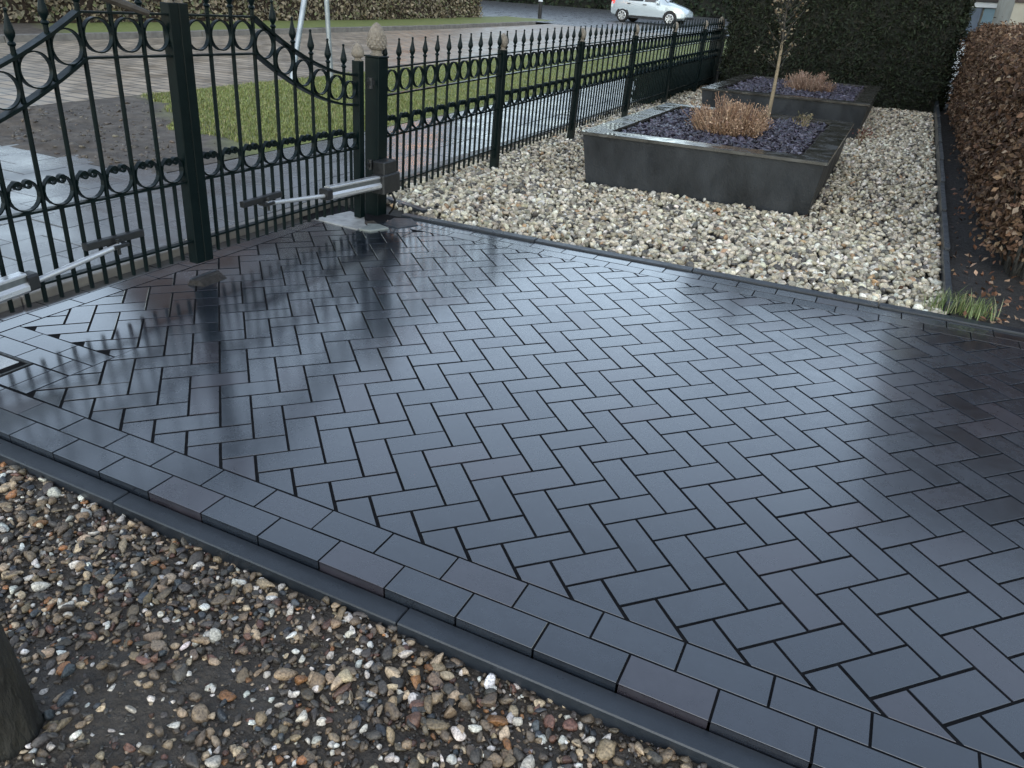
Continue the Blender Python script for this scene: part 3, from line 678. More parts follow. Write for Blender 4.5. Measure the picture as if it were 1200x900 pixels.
# ------------------------------------------------------------------ gate openers
def opener(yb, sgn, label):
    """yb: y of the housing's gate-side face, sgn +1 runs towards smaller y"""
    t = tag(empty('gate_opener', (-20.9, yb, 0)), label, 'gate opener', 'swing gate opener arms')
    Y = lambda y: -sgn*y
    def seg(y0, z0, y1, z1, x0, x1): return [(x0, Y(y0), z0), (x1, Y(y1), z1)]
    def obox(name, mat, y0, y1, zc0, zc1, w, h, xc0, xc1, b=.04):
        v = []
        for y, zc, xc in ((y0, zc0, xc0), (y1, zc1, xc1)):
            for dx, dz in ((-w/2, -h/2+b), (-w/2+b, -h/2), (w/2-b, -h/2), (w/2, -h/2+b), (w/2, h/2-b), (w/2-b, h/2), (-w/2+b, h/2), (-w/2, h/2-b)): v.append((xc+dx, Y(y), zc+dz))
        mb = MB(); mb.add(v, [tuple(range(8)), tuple(range(15, 7, -1))]+[(i, (i+1) % 8, 8+(i+1) % 8, 8+i) for i in range(8)]); return mb.build(name, mat, t)
    mb = MB(); y_a, y_b = sorted((Y(-1.85), Y(0)))
    mb.bbox(-.45, .45, y_a, y_b, 1.62, 2.75, .08); hsg = mb.build('housing', M['black'], t)
    mb = MB(); mb.bbox(-.5, .36, y_a+.22, y_b-.22, 2.752, 3.5, .07); mb.build('cover', M['black'], hsg)
    mb = MB(); mb.box(-1.0, -.45, y_a+.3, y_b-.3, 1.9, 2.5); mb.build('mount', M['black'], hsg)
    obox('body', M['alu'], 0, 4.6, 2.13, 2.33, .56, .4, .05, -.12, .12)
    obox('body_top', M['alu'], 0, 4.6, 2.62, 2.79, .44, .15, 0, -.17, .04)
    obox('body_groove', M['aludark'], 0, 4.6, 2.42, 2.60, .46, .3, -.02, -.19, .02)
    obox('end_cap', M['black'], 4.56, 4.98, 2.47, 2.49, .6, .62, -.13, -.15, .08)
    mb = MB(); mb.tube([(-.13, Y(4.9), 2.40), (-.5, Y(9.1), 2.73)], .115, 12); mb.build('rod', M['alu'], t, smooth=True)
    mb = MB(); mb.tube([(.1, Y(-1.2), 1.65), (.25, Y(-1.5), 1.0), (-.1, Y(-1.8), .35), (-.5, Y(-1.9), -.1)], .07, 6); mb.build('cable', M['black'], t, smooth=True)
    obox('bracket', M['black'], 7.7, 10.5, 2.93, 2.9, .3, .3, -.82, -.82, .03)
    obox('bracket_tongue', M['black'], 8.7, 9.4, 2.73, 2.73, .5, .14, -.55, -.55, .02)
    mb = MB(); mb.tube([(-.5, Y(9.0), 2.35), (-.5, Y(9.0), 3.0)], .07, 8); mb.build('pin', M['black'], t)
    return t
opener(18.7, 1, 'silver gate opener arm on the post beside the white gravel')
opener(-8.35, -1, 'silver gate opener arm on the leaf beside the pebble border')
# ------------------------------------------------------------------ small fixtures on the ground
t = tag(empty('gate_stop', (-21.35, 4.9, 0)), 'low dark ground stop under the meeting stiles of the gate', 'gate stop')
mb = MB(); mb.add([(-.1,-1.0,0),(-.1,1.1,0),(.75,.7,0),(.75,-.75,0),(-.05,-.85,.2),(-.05,.95,.2),(.35,.7,.22),(.35,-.7,.22)], [(3,2,1,0),(4,5,6,7),(0,1,5,4),(1,2,6,5),(2,3,7,6),(3,0,4,7)]); mb.build('ramp', M['soildark'], t)
mb = MB(); mb.bbox(-.2, -.02, -.75, .85, .2, .235, .02); mb.build('top_plate', M['kerb'], t)
t = tag(empty('foundation_pad', (-21.5, 17.4, 0)), 'pale cracked concrete pad at the foot of the cone-topped gate post', 'concrete pad')
mb = MB(); mb.prism([(-2.55,-1.0), (.9,-1.4), (1.0,-.42), (.55,-.1), (.1,.55), (-.4,1.2), (-1.9,1.75)], -.3, .06, .02); mb.build('slab', M['pad'], t)
mb = MB(); mb.prism([(1.02,-1.3), (1.75,-1.25), (2.3,-.1), (1.4,.25), (.75,-.1), (.98,-.4)], -.3, .1, .03); mb.build('slab', M['padgreen'], t)
mb = MB(); mb.prism([(.2,.15), (.7,-.05), (1.3,.3), (.6,.8)], -.3, .05, .01); mb.build('gap', M['soil'], t)
t = tag(empty('cover_slab', (-19.1, 18.9, 0)), 'dark smooth slab in the paving behind the foundation pad', 'slab')
mb = MB(); mb.prism([(-.95,-.9), (.3,-1.25), (.9,.15), (-.2,1.15), (-1.2,.6)], -.3, .05, .03); mb.build('top', M['kerb'], t)
t = tag(empty('drain', (-20.75, -5.65, 0)), 'pale speckled drain set in a dark frame beside the gate', 'drain')
mb = MB(); mb.bbox(-1.1, 1.1, -.6, -.5, -.4, .03, .02); mb.bbox(-1.1, 1.1, .5, .6, -.4, .03, .02); mb.box(1.0, 1.1, -.5, .5, -.4, .02); mb.box(-1.1, -1.0, -.5, .5, -.4, .02); mb.build('frame', M['black'], t)
mb = MB(); mb.box(-1, .55, -.45, .45, -.4, -.01); mb.build('cover', surf('speckled_white', (.3,.32,.33), (.75,.77,.78), 300, (.3,.5), .5, 400), t)
mb = MB(); mb.box(-23.2, -19.6, -6.66, -6.28, -.5, -.02); mb.box(-23.2, -21.9, -6.28, -5.08, -.5, -.02); tag(mb.build('mortar_fill', M['kerb']), 'dark mortar bed around the drain by the gate', None, None, 'structure')
# ------------------------------------------------------------------ vegetation
def leaves(name, P, size, mat, cols, parent=None, nrm=None, fold=.35, asp=.55, droop=0):
    """one folded leaf (two triangles pairs) per point"""
    n = len(P); a = RNG.normal(size=(n, 3)); a /= np.linalg.norm(a, axis=1)[:, None]
    if droop: a[:, 2] -= droop; a /= np.linalg.norm(a, axis=1)[:, None]
    b = RNG.normal(size=(n, 3)) if nrm is None else nrm+RNG.normal(0, .6, (n, 3))
    c = np.cross(a, b); c /= np.linalg.norm(c, axis=1)[:, None]+1e-9; nn = np.cross(c, a)
    s = size[:, None]
    v = np.stack([P, P+a*s*.5+c*s*asp*.5+nn*s*fold*.3, P+a*s, P+a*s*.5-c*s*asp*.5+nn*s*fold*.3, P+a*s*.5-nn*s*fold*.12], 1)
    F = np.array([[0,1,4],[1,2,4],[2,3,4],[3,0,4]]); F = (F[None]+(np.arange(n)*5)[:, None, None]).reshape(-1, 3)
    return npmesh(name, v.reshape(-1, 3), F, mat, np.repeat(cols, 5, 0), True, parent)
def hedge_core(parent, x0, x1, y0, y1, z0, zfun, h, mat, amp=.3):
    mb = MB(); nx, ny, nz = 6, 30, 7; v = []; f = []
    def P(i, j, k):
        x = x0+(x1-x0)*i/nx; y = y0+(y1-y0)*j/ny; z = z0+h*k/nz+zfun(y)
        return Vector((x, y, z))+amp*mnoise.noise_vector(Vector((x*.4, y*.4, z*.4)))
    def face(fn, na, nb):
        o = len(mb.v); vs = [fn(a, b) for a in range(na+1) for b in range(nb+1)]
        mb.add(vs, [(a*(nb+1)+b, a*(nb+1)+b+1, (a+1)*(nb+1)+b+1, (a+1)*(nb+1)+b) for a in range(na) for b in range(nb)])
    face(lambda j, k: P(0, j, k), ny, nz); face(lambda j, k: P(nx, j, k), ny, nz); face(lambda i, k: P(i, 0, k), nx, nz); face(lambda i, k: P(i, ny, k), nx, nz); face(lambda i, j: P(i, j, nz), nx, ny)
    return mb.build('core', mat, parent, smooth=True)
def box_points(n, x0, x1, y0, y1, z0, h, zfun, faces, spread):
    """points near the given faces of a box hedge, with outward normals"""
    out = []; nr = []
    ar = {'x0': (y1-y0)*h, 'x1': (y1-y0)*h, 'y0': (x1-x0)*h, 'y1': (x1-x0)*h, 'z': (x1-x0)*(y1-y0)}; tot = sum(ar[k] for k in faces)
    for k in faces:
        c = int(n*ar[k]/tot); x = RNG.uniform(x0, x1, c); y = RNG.uniform(y0, y1, c); z = RNG.uniform(0, h, c); nv = np.zeros((c, 3)); o = RNG.normal(0, spread, c)
        if k == 'x0': x = x0-o; nv[:, 0] = -1
        if k == 'x1': x = x1+o; nv[:, 0] = 1
        if k == 'y0': y = y0-o; nv[:, 1] = -1
        if k == 'y1': y = y1+o; nv[:, 1] = 1
        if k == 'z': z = h+o; nv[:, 2] = 1
        out.append(np.c_[x, y, z0+z+np.array([zfun(q) for q in y])]); nr.append(nv)
    P = np.concatenate(out); D = np.array([mnoise.noise_vector(Vector(p*.35)) for p in P]); return P+D*.45, np.concatenate(nr)
# tall dark conifer hedge closing the garden
t = tag(empty('conifer_hedge', (-4, 108, 1.3)), 'tall clipped dark green conifer hedge closing off the garden', 'hedge')
hx0, hx1, hy0, hy1, hh = -19.0+4, 11.7+4, -1.0, 11.0, 31
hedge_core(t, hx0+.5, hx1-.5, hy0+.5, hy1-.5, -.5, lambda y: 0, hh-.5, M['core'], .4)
P, Nn = box_points(48000, hx0, hx1, hy0, hy1, 0, hh, lambda y: 0, ('y0', 'x0', 'x1', 'z'), .35)
leaves('foliage', P, RNG.uniform(.4, .8, len(P)), M['leaf'], palette(len(P), [(5, (.013,.018,.010)), (3, (.018,.025,.012)), (2, (.02,.019,.012))]), t, Nn, asp=.35)
# brown beech hedge on the right
t = tag(empty('beech_hedge', (16.5, 72, .6)), 'brown beech hedge of dead winter leaves above a dark soil strip', 'hedge')
bx0, bx1, by0, by1, bh = 13.9-16.5, 22-16.5, 30-72, 118-72, 10.5
bz = lambda y: .0145*(y+42)-.45
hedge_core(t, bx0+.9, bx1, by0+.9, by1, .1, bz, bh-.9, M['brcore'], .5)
P, Nn = box_points(74000, bx0, bx1, by0, by1, .5, bh-.5, bz, ('x0', 'y0', 'z'), .5)
low = RNG.uniform(size=len(P)) < np.clip((P[:, 2]-.2)/1.5, .12, 1); P, Nn = P[low], Nn[low]
leaves('foliage', P, RNG.uniform(.2, .52, len(P)), M['leaf'], palette(len(P), [(5, (.098,.057,.036)), (4, (.13,.077,.048)), (4, (.055,.033,.023)), (2, (.18,.12,.077)), (1, (.27,.20,.14))]), t, Nn, asp=.6, droop=.5)
tw = MB()
for k in range(90):
    y = by0+(by1-by0)*random.random()**1.6; x = bx0+.6+random.random()*1.5; z = bz(y)
    p = [(x, y, z-.3)]; 
    for s in range(4): p.append((p[-1][0]+random.gauss(-.08, .2), p[-1][1]+random.gauss(0, .25), p[-1][2]+1.4))
    tw.tube(p, [.13, .1, .08, .06, .04], 5)
tag(tw.build('stems', M['bark'], t, smooth=True), kind='stuff')
# dead leaves on soil and gravel
n = 420; P = np.c_[RNG.uniform(11.7, 20, n), 20.9+RNG.exponential(14, n), np.zeros(n)]; P = P[P[:, 1] < 100]; P[:, 2] = [zg(y)+.1 for y in P[:, 1]]
Q = np.c_[RNG.uniform(-12, 11, 50), RNG.uniform(21, 60, 50), np.zeros(50)]; Q = Q[~inpoly(Q, [(-15, 36), (4, 36), (4, 62), (-15, 62)])]; Q[:, 2] = [zg(y)+.16 for y in Q[:, 1]]
P = np.concatenate([P, Q]); nz = np.tile([0, 0, 1.0], (len(P), 1))
tag(leaves('fallen_leaves', P, RNG.uniform(.25, .5, len(P)), M['leaf'], palette(len(P), [(3, (.14,.07,.042)), (2, (.3,.2,.13)), (2, (.09,.05,.035))]), None, nz, asp=.6), 'dead brown leaves fallen on soil and gravel', None, None, 'stuff')
# tuft of grass at the end of the edging
def blades(name, C, n, r, h, parent=None, mat=None, cols=((3, (.07,.12,.025)), (2, (.11,.17,.04)), (1, (.2,.22,.09))), w=.05, zf_=None):
    c = C[RNG.integers(0, len(C), n)]; a = RNG.uniform(0, 2*np.pi, n); rr = r*np.sqrt(RNG.uniform(size=n))
    B = np.c_[c[:, 0]+rr*np.cos(a), c[:, 1]+rr*np.sin(a), c[:, 2]]
    if zf_ is not None: B[:, 2] = [zf_(x, y) for x, y in B[:, :2]]
    th = RNG.uniform(0, 2*np.pi, n); ln = RNG.uniform(.5, 1, n)*h; bend = RNG.uniform(.15, .7, n)*ln
    d = np.c_[np.cos(th), np.sin(th), np.zeros(n)]; s = np.c_[-np.sin(th), np.cos(th), np.zeros(n)]*w; z = np.c_[np.zeros((n, 2)), np.ones(n)]
    m1 = B+d*bend[:, None]*.3+z*ln[:, None]*.6; tp = B+d*bend[:, None]+z*ln[:, None]
    V = np.stack([B-s, B+s, m1+s*.7, m1-s*.7, tp], 1).reshape(-1, 3)
    F = np.array([[0,1,2],[0,2,3],[3,2,4]]); F = (F[None]+(np.arange(n)*5)[:, None, None]).reshape(-1, 3)
    return npmesh(name, V, F, mat or M['grass'], np.repeat(palette(n, list(cols)), 5, 0), False, parent)
o = blades('grass_tuft', np.array([[10.9, 21.7, .0], [11.7, 21.9, 0], [12.4, 21.7, 0], [11.4, 22.3, 0], [12.9, 21.6, 0]]), 260, .7, 1.15, w=.022, cols=((3, (.10,.14,.045)), (2, (.14,.18,.06)), (1, (.25,.25,.13)))); tag(o, 'green grass tuft at the end of the edging strip', 'grass tuft')
# verge grass
n = 90000; G = np.c_[RNG.uniform(-68.5, -39, n), 20+RNG.exponential(55, n)]
k = (G[:, 1]*.105 + np.array([mnoise.noise(Vector((x*.115, y*.115, 0))) for x, y in G])*.5 + .54*G[:, 0]*.105 > .55) & (G[:, 1] < 290); G = G[k]
Gc = np.c_[G, np.zeros(len(G))]; o = blades('verge_grass', Gc, len(G), .3, .4, cols=((4, (.145,.175,.042)), (3, (.19,.215,.058)), (2, (.26,.235,.10))), w=.035, zf_=vz); tag(o, 'short green grass of the verge beyond the gate', None, None, 'stuff')
# dry shrubs on the planters
def dry_shrub(loc, rx, rz, n, label, tone):
    t = tag(empty('dry_shrub', loc), label, 'shrub', 'cut-back dry shrubs on the planters')
    V = []; F = []; C = []; tips = []; clumps = []
    for i in range(22):
        a = random.random()*2*math.pi; q = random.random()**.55; clumps.append((a, q, random.uniform(.7, 1.12), random.uniform(.25, .6)))
    for i in range(n):
        a, q, hk, sp = random.choice(clumps); b = Vector((math.cos(a)*q*rx*.55+random.gauss(0, .22), math.sin(a)*q*rx*.55+random.gauss(0, .22), 0))
        e = Vector((math.cos(a)*q*rx*.85+random.gauss(0, sp), math.sin(a)*q*rx*.85+random.gauss(0, sp), rz*hk*(1.0-.42*q*q)*random.uniform(.5, 1.1)))
        mid = (b+e)/2+Vector((random.gauss(0, .2), random.gauss(0, .2), -.1*rz)); o = len(V); col = np.array(tone[random.randrange(len(tone))])*random.uniform(.7, 1.3)
        ring = lambda p, r: [(p.x+r, p.y, p.z), (p.x-r*.5, p.y+r*.87, p.z), (p.x-r*.5, p.y-r*.87, p.z)]
        V += ring(b, .05)+ring(mid, .04)+ring(e, .025); C += [col]*9
        for r in (0, 3):
            for k in range(3): F += [(o+r+k, o+r+(k+1) % 3, o+r+3+(k+1) % 3), (o+r+k, o+r+3+(k+1) % 3, o+r+3+k)]
        for f_ in (.75, .88, 1.0): tips.append(mid.lerp(e, f_*2-1) if f_ > .5 else b.lerp(mid, f_*2))
    tag(npmesh('stems', np.array(V), np.array(F), M['twig'], np.array(C), False, t), kind='stuff')
    P = np.array([p[:] for p in tips])+RNG.normal(0, .09, (len(tips), 3))
    leaves('dry_flowers', P, RNG.uniform(.12, .26, len(P)), M['twig'], palette(len(P), [(3, tone[0]), (3, tone[1]), (2, tone[2])]), t, asp=.5)
    return t
dry_shrub((-5.3, 46.5, 3.6), 3.8, 3.0, 900, 'rounded dry tan shrub on the planter beside the driveway', [(.32,.20,.125), (.42,.29,.195), (.2,.115,.073)])
dry_shrub((-4.2, 87, 4.0), 3.6, 2.5, 650, 'low dry reddish shrub on the planter before the tall hedge', [(.27,.17,.12), (.35,.25,.185), (.17,.10,.07)])
def sprout(loc, n, h, label, cols):
    t = tag(empty('sprout', loc), label, 'plant'); mb = MB()
    for k in range(n):
        a = random.random()*6.28; e = (math.cos(a)*.5*h, math.sin(a)*.5*h, h*random.uniform(.6, 1)); mb.tube([(0, 0, -.2), (e[0]*.4, e[1]*.4, e[2]*.6), e], [.05, .04, .02], 4)
    mb.build('stem', M['stem'], t)
    P = np.c_[RNG.normal(0, .35*h, n*7), RNG.normal(0, .35*h, n*7), RNG.uniform(.2, 1, n*7)*h]; leaves('foliage', P, RNG.uniform(.2, .4, len(P)), M['leaf'], palette(len(P), cols), t)
sprout((-.5, 54, 3.8), 9, 1.3, 'small bleached sprout in the purple slate near the planter corner', [(1, (.2,.16,.1)), (1, (.12,.11,.06))])
sprout((3.9, 70.5, .9), 9, 1.5, 'small reddish weed in the gravel at the foot of the planter before the hedge', [(2, (.13,.05,.04)), (1, (.18,.09,.06))])
# sapling
t = tag(empty('sapling', (-4.0, 57, 3.6)), 'thin bare sapling with pale trunk standing in the slate planter', 'tree')
mb = MB(); mb.tube([(0, 0, -.4), (.05, 0, 3), (.0, .05, 6.2), (-.06, .03, 6.9)], [.19, .16, .12, .1], 8); mb.build('trunk', M['stem'], t, smooth=True)
mb = MB(); mb.tube([(.0, .05, 6.0), (-.06, .03, 7.2), (-.2, 0, 9), (-.12, .1, 11.5), (-.3, .2, 14)], [.11, .09, .06, .04, .015], 7); mb.build('leader', M['barklight'], t, smooth=True)
br = MB(); LP = []
for k in range(70):
    z = 4.4+random.random()*8.5; a = random.random()*6.28; l = random.uniform(.8, 2.2)*(1.1-.03*z); p0 = Vector((-.05, 0, z)); p1 = p0+Vector((math.cos(a)*l*.5, math.sin(a)*l*.5, .6)); p2 = p0+Vector((math.cos(a)*l, math.sin(a)*l, 1.6))
    br.tube([p0, p1, p2], [.045, .03, .012], 4)
    for f_ in range(7): LP.append(p1.lerp(p2, random.random()*1.1)[:])
br.build('branches', M['bark'], t)
P = np.array(LP)+RNG.normal(0, .14, (len(LP), 3)); leaves('crown', P, RNG.uniform(.18, .36, len(P)), M['leaf'], palette(len(P), [(3, (.12,.085,.05)), (2, (.2,.17,.12)), (1, (.07,.06,.035))]), t)
# tree trunk in the pebble border with one low branch
t = tag(empty('garden_tree', (-6.3, -15.3, -.6)), 'dark mossy tree trunk rising from the pebble border', 'tree')
mb = MB()
zz = [-.5, 0, .5, 1.2, 3, 6, 10, 15, 22, 30]; rr = [.78, .71, .67, .65, .63, .61, .57, .53, .46, .36]
for i in range(26):
    z0 = -.5+30.5*(i/25)**1.6; r0 = np.interp(z0, zz, rr)
    for k in range(20):
        th = 2*math.pi*k/20; r = r0*(1+.09*mnoise.noise(Vector((math.cos(th)*2.2, math.sin(th)*2.2, z0*.25)))+.05*(k % 2)); mb.v.append((.12*math.sin(z0*.5)+r*math.cos(th), .1*math.cos(z0*.7)+r*math.sin(th), z0))
for i in range(25):
    for k in range(20): mb.f.append((i*20+k, i*20+(k+1) % 20, (i+1)*20+(k+1) % 20, (i+1)*20+k))
tr = mb.build('trunk', M['bark'], t, smooth=True)
mb = MB(); mb.tube([(.0, 0, 11.6), (.1, 1.6, 12.9), (.5, 3.05, 13.4), (1.0, 4.35, 13.28), (1.45, 5.0, 13.0)], [.2, .13, .1, .09, .05], 7); mb.tube([(.5, 3.05, 13.4), (1.05, 3.75, 13.7), (2.15, 4.85, 13.75), (2.95, 5.75, 13.6)], [.07, .05, .035, .02], 6); mb.build('branch', M['barklight'], t, smooth=True)
mb = MB(); LP = []
for k in range(60):
    a = random.random()*6.28; z = random.uniform(16, 30); l = random.uniform(3, 8); p0 = Vector((.1, 0, z)); p1 = p0+Vector((math.cos(a)*l*.5, math.sin(a)*l*.5, l*.3)); p2 = p0+Vector((math.cos(a)*l, math.sin(a)*l, l*.8)); mb.tube([p0, p1, p2], [.16, .09, .03], 5)
mb.build('crown', M['bark'], t, smooth=True)
# low dark hedge behind the far fence bays
def far_hedge(name, loc, dx, dy, h, n, size, cols, label, core, faces=('x1', 'x0', 'y0', 'z'), cat='hedge'):
    t = tag(empty(name, loc), label, cat); hedge_core(t, -dx+.3*size, dx-.3*size, -dy+.3*size, dy-.3*size, -.5, lambda y: 0, h-.3*size, core, size*.5)
    P, Nn = box_points(n, -dx, dx, -dy, dy, 0, h, lambda y: 0, faces, size*.4); leaves('foliage', P, RNG.uniform(.6, 1.2, len(P))*size, M['leaf'], palette(len(P), cols), t, Nn, asp=.6); return t
far_hedge('low_hedge', (-25.6+1.2, 106, 1.2), 1.0, 22, 3.6, 9000, .6, [(3, (.012,.022,.012)), (2, (.02,.03,.016))], 'low dark hedge tucked behind the far end of the iron fence', M['core'])
far_hedge('street_hedge', (-156, 100, 3.3), 5, 175, 17, 32000, 1.3, [(4, (.24,.20,.14)), (3, (.19,.165,.115)), (2, (.15,.16,.085)), (1, (.32,.27,.2))], 'brown beech hedge across the road behind the mossy strip', M['brcore'], ('x1', 'y1', 'z'))
far_hedge('wood_edge', (-110, 560, 6.0), 330, 14, 60, 26000, 3.4, [(4, (.016,.026,.015)), (2, (.03,.04,.02))], 'dark green belt of shrubs behind the passing car', M['core'], ('y0', 'z'), 'shrubs')
# ------------------------------------------------------------------ houses
def house(loc, rotz, wd, dp, eave, ridge, wallm, label, wins, lit=(), ridge_along_x=True, hip=0):
    t = tag(empty('house', loc, (0, 0, rotz)), label, 'house')
    mb = MB(); mb.add([(0,0,-3),(wd,0,-3),(wd,dp,-3),(0,dp,-3),(0,0,eave),(wd,0,eave),(wd,dp,eave),(0,dp,eave)]+([(hip,dp/2,ridge),(wd-hip,dp/2,ridge)] if ridge_along_x else [(wd/2,0,ridge),(wd/2,dp,ridge)]),
        [(0,1,5,4),(3,2,1,0),(2,3,7,6)]+([(1,2,6,9,5),(3,0,4,8,7),(4,5,9,8),(6,7,8,9)] if ridge_along_x else [(1,2,6,5),(3,0,4,7),(4,5,8),(6,7,9),(5,6,9,8),(7,4,8,9)])
        if ridge_along_x else [(0,1,5,8,4),(3,2,1,0),(2,3,7,9,6),(1,2,6,5),(3,0,4,7),(5,6,9,8),(7,4,8,9)]); mb.build('wall', wallm, t)
    mb = MB(); o = 4
    if ridge_along_x:
        for a, b in ((-o, dp/2), (dp+o, dp/2)):
            za = eave-o*(ridge-eave)/(dp/2); mb.add([(-o,a,za),(wd+o,a,za),(wd+o-hip,b,ridge+1),(hip-o,b,ridge+1),(-o,a,za+2),(wd+o,a,za+2),(wd+o-hip,b,ridge+3),(hip-o,b,ridge+3)], [(0,1,2,3),(4,5,6,7),(0,1,5,4),(1,2,6,5),(2,3,7,6),(3,0,4,7)])
    else:
        for a, b in ((-o, wd/2), (wd+o, wd/2)):
            za = eave-o*(ridge-eave)/(wd/2); mb.add([(a,-o,za),(a,dp+o,za),(b,dp+o,ridge+1),(b,-o,ridge+1),(a,-o,za+2),(a,dp+o,za+2),(b,dp+o,ridge+3),(b,-o,ridge+3)], [(0,1,2,3),(4,5,6,7),(0,1,5,4),(1,2,6,5),(2,3,7,6),(3,0,4,7)])
    rf = mb.build('roof', M['roof'], t)
    mb = MB(); mb.box(wd*.7, wd*.7+6, dp*.45, dp*.45+6, ridge-10, ridge+12); mb.build('chimney', M['brick'], rf)
    for i, (x, z, ww, hh) in enumerate(wins):
        fr = MB(); b = 1.0
        for q in ((x, x+ww, z, z+b), (x, x+ww, z+hh-b, z+hh), (x, x+b, z+b, z+hh-b), (x+ww-b, x+ww, z+b, z+hh-b), (x+ww/2-.4, x+ww/2+.4, z+b, z+hh-b)): fr.box(q[0], q[1], -.5, .6, q[2], q[3])
        f = fr.build('window', M['white'], t); pn = MB(); pn.box(x+.3, x+ww-.3, -.2, .5, z+.3, z+hh-.3); pn.build('pane', M['lit'] if i in lit else M['pane'], f)
        sl = MB(); sl.box(x-1, x+ww+1, -1.4, .5, z-1, z-.05); sl.build('sill', M['roadkerb'], f)
    return t
house((-176, 165, 3), math.radians(90), 140, 90, 68, 112, M['brick'], 'dark brick house across the road with lit windows', [(12, 10, 16, 18), (40, 10, 22, 18), (100, 10, 18, 18), (14, 42, 14, 16), (62, 42, 14, 16), (86, 44, 12, 16), (104, 44, 12, 16)], (5, 6))
hs2 = house((20.4, 150, 2), 0, 74, 70, 58, 112, M['plaster'], 'beige plastered neighbour house with steep dark roof behind the beech hedge', [(16, 14, 20, 14), (46, 14, 18, 14), (28, 38, 16, 14)], (), True, 9)
mb = MB(); mb.box(-.2, 74.2, -.35, -.02, -3, 8.2); mb.build('plinth', M['brick'], hs2)
mb = MB(); mb.box(-.1, 74.1, -.25, -.02, 14.3, 54); mb.build('cladding', surf('dark_brown_cladding', (.03,.02,.018), (.055,.038,.033), 5, (.6,.8), .4, 30, sc=(1,1,6)), hs2)
t = tag(empty('garage', (14.2, 190, 2.5)), 'blue grey garage with white fascia beyond the tall hedge', 'garage')
mb = MB(); mb.box(-6, 8, .6, 40, -3, 15); mb.build('wall', M['plaster'], t)
mb = MB(); mb.bbox(-6.5, 6.8, -.6, 1, 13.3, 14.35, .1); mb.build('fascia', M['white'], t)
for k in range(5):
    mb = MB(); mb.bbox(-5+k*1.75, -5+k*1.75+1.7, -.1, .55, -3, 13.25, .05); mb.build('door_panel', M['bluedoor'], t)
mb = MB(); mb.bbox(4.1, 7.3, 0, .55, -3, 13.2, .05); mb.build('side_panel', M['bluepanel'], t)
mb = MB(); mb.box(-7, 9, -1, 41, 14.4, 15.4); mb.build('roof', M['roof'], t)
t = tag(empty('garden_gate', (14.7, 170, 2)), 'low white board gate in the gap between the hedges', 'gate')
for k in range(4):
    mb = MB(); mb.bbox(-.6+k*.85, .2+k*.85, -.15, .15, 0, 7.2, .04); mb.build('board', M['white'], t)
mb = MB(); mb.box(-.6, 2.8, .16, .35, 1.5, 2.3); mb.box(-.6, 2.8, .16, .35, 5.4, 6.2); mb.build('brace', M['white'], t)
yd = sheet('yard', [11.7, 60], [126, 200], lambda x, y: zg(110)+.4, M['asphalt']); tag(yd, 'grey yard surface in front of the garage', None, None, 'structure')
# ------------------------------------------------------------------ street furniture
t = tag(empty('sign_pole', (-66, 72, zs(-66, 72))), 'pale galvanised pole with a slanting brace on the verge', 'pole')
mb = MB(); mb.tube([(0, 0, -1), (-.3, 0, 30)], .33, 10); mb.build('pole', M['galv'], t, smooth=True)
mb = MB(); mb.tube([(-.2, -8.3, -.5), (-.15, -2.0, 16.5), (-.1, -.2, 21)], .36, 10); mb.build('brace', M['galv'], t, smooth=True)
def bollard(x, y, h, r, label):
    t = tag(empty('bollard', (x, y, zs(x, y))), label, 'bollard', 'dark posts with white tops along the junction')
    mb = MB(); mb.lathe([(r, -1), (r, h*.86), (r*1.08, h*.87), (r*1.08, h*.9)], 10); mb.build('post', M['trim'], t, smooth=True)
    mb = MB(); mb.lathe([(r*1.1, h*.9), (r*1.15, h*.93), (r*1.1, h*.98), (r*.6, h)], 10); mb.build('reflector', M['white'], t, smooth=True)
bollard(-151, 333, 7.5, .9, 'dark bollard with white top at the tip of the grass strip')
bollard(-158, 470, 9, .9, 'dark bollard with white top behind the car at the dark shrubs')
bollard(-52, 400, 9, .9, 'dark bollard with white top ahead of the car by the verge')
bollard(-42, 372, 8.5, .9, 'dark bollard with white top beyond the end post of the fence')
t = tag(empty('lamp_post', (-77, 430, 4.3)), 'thin white lamp post standing behind the car bonnet', 'lamp post')
mb = MB(); mb.tube([(0, 0, -1), (0, 0, 12), (0, 0, 45)], [.6, .55, .4], 10); mb.build('pole', M['white'], t, smooth=True)
mb = MB(); mb.lathe([(.5, 45), (1.6, 46), (1.8, 48), (1.0, 50), (.2, 50.6)], 12); mb.build('lamp_head', M['white'], t, smooth=True)
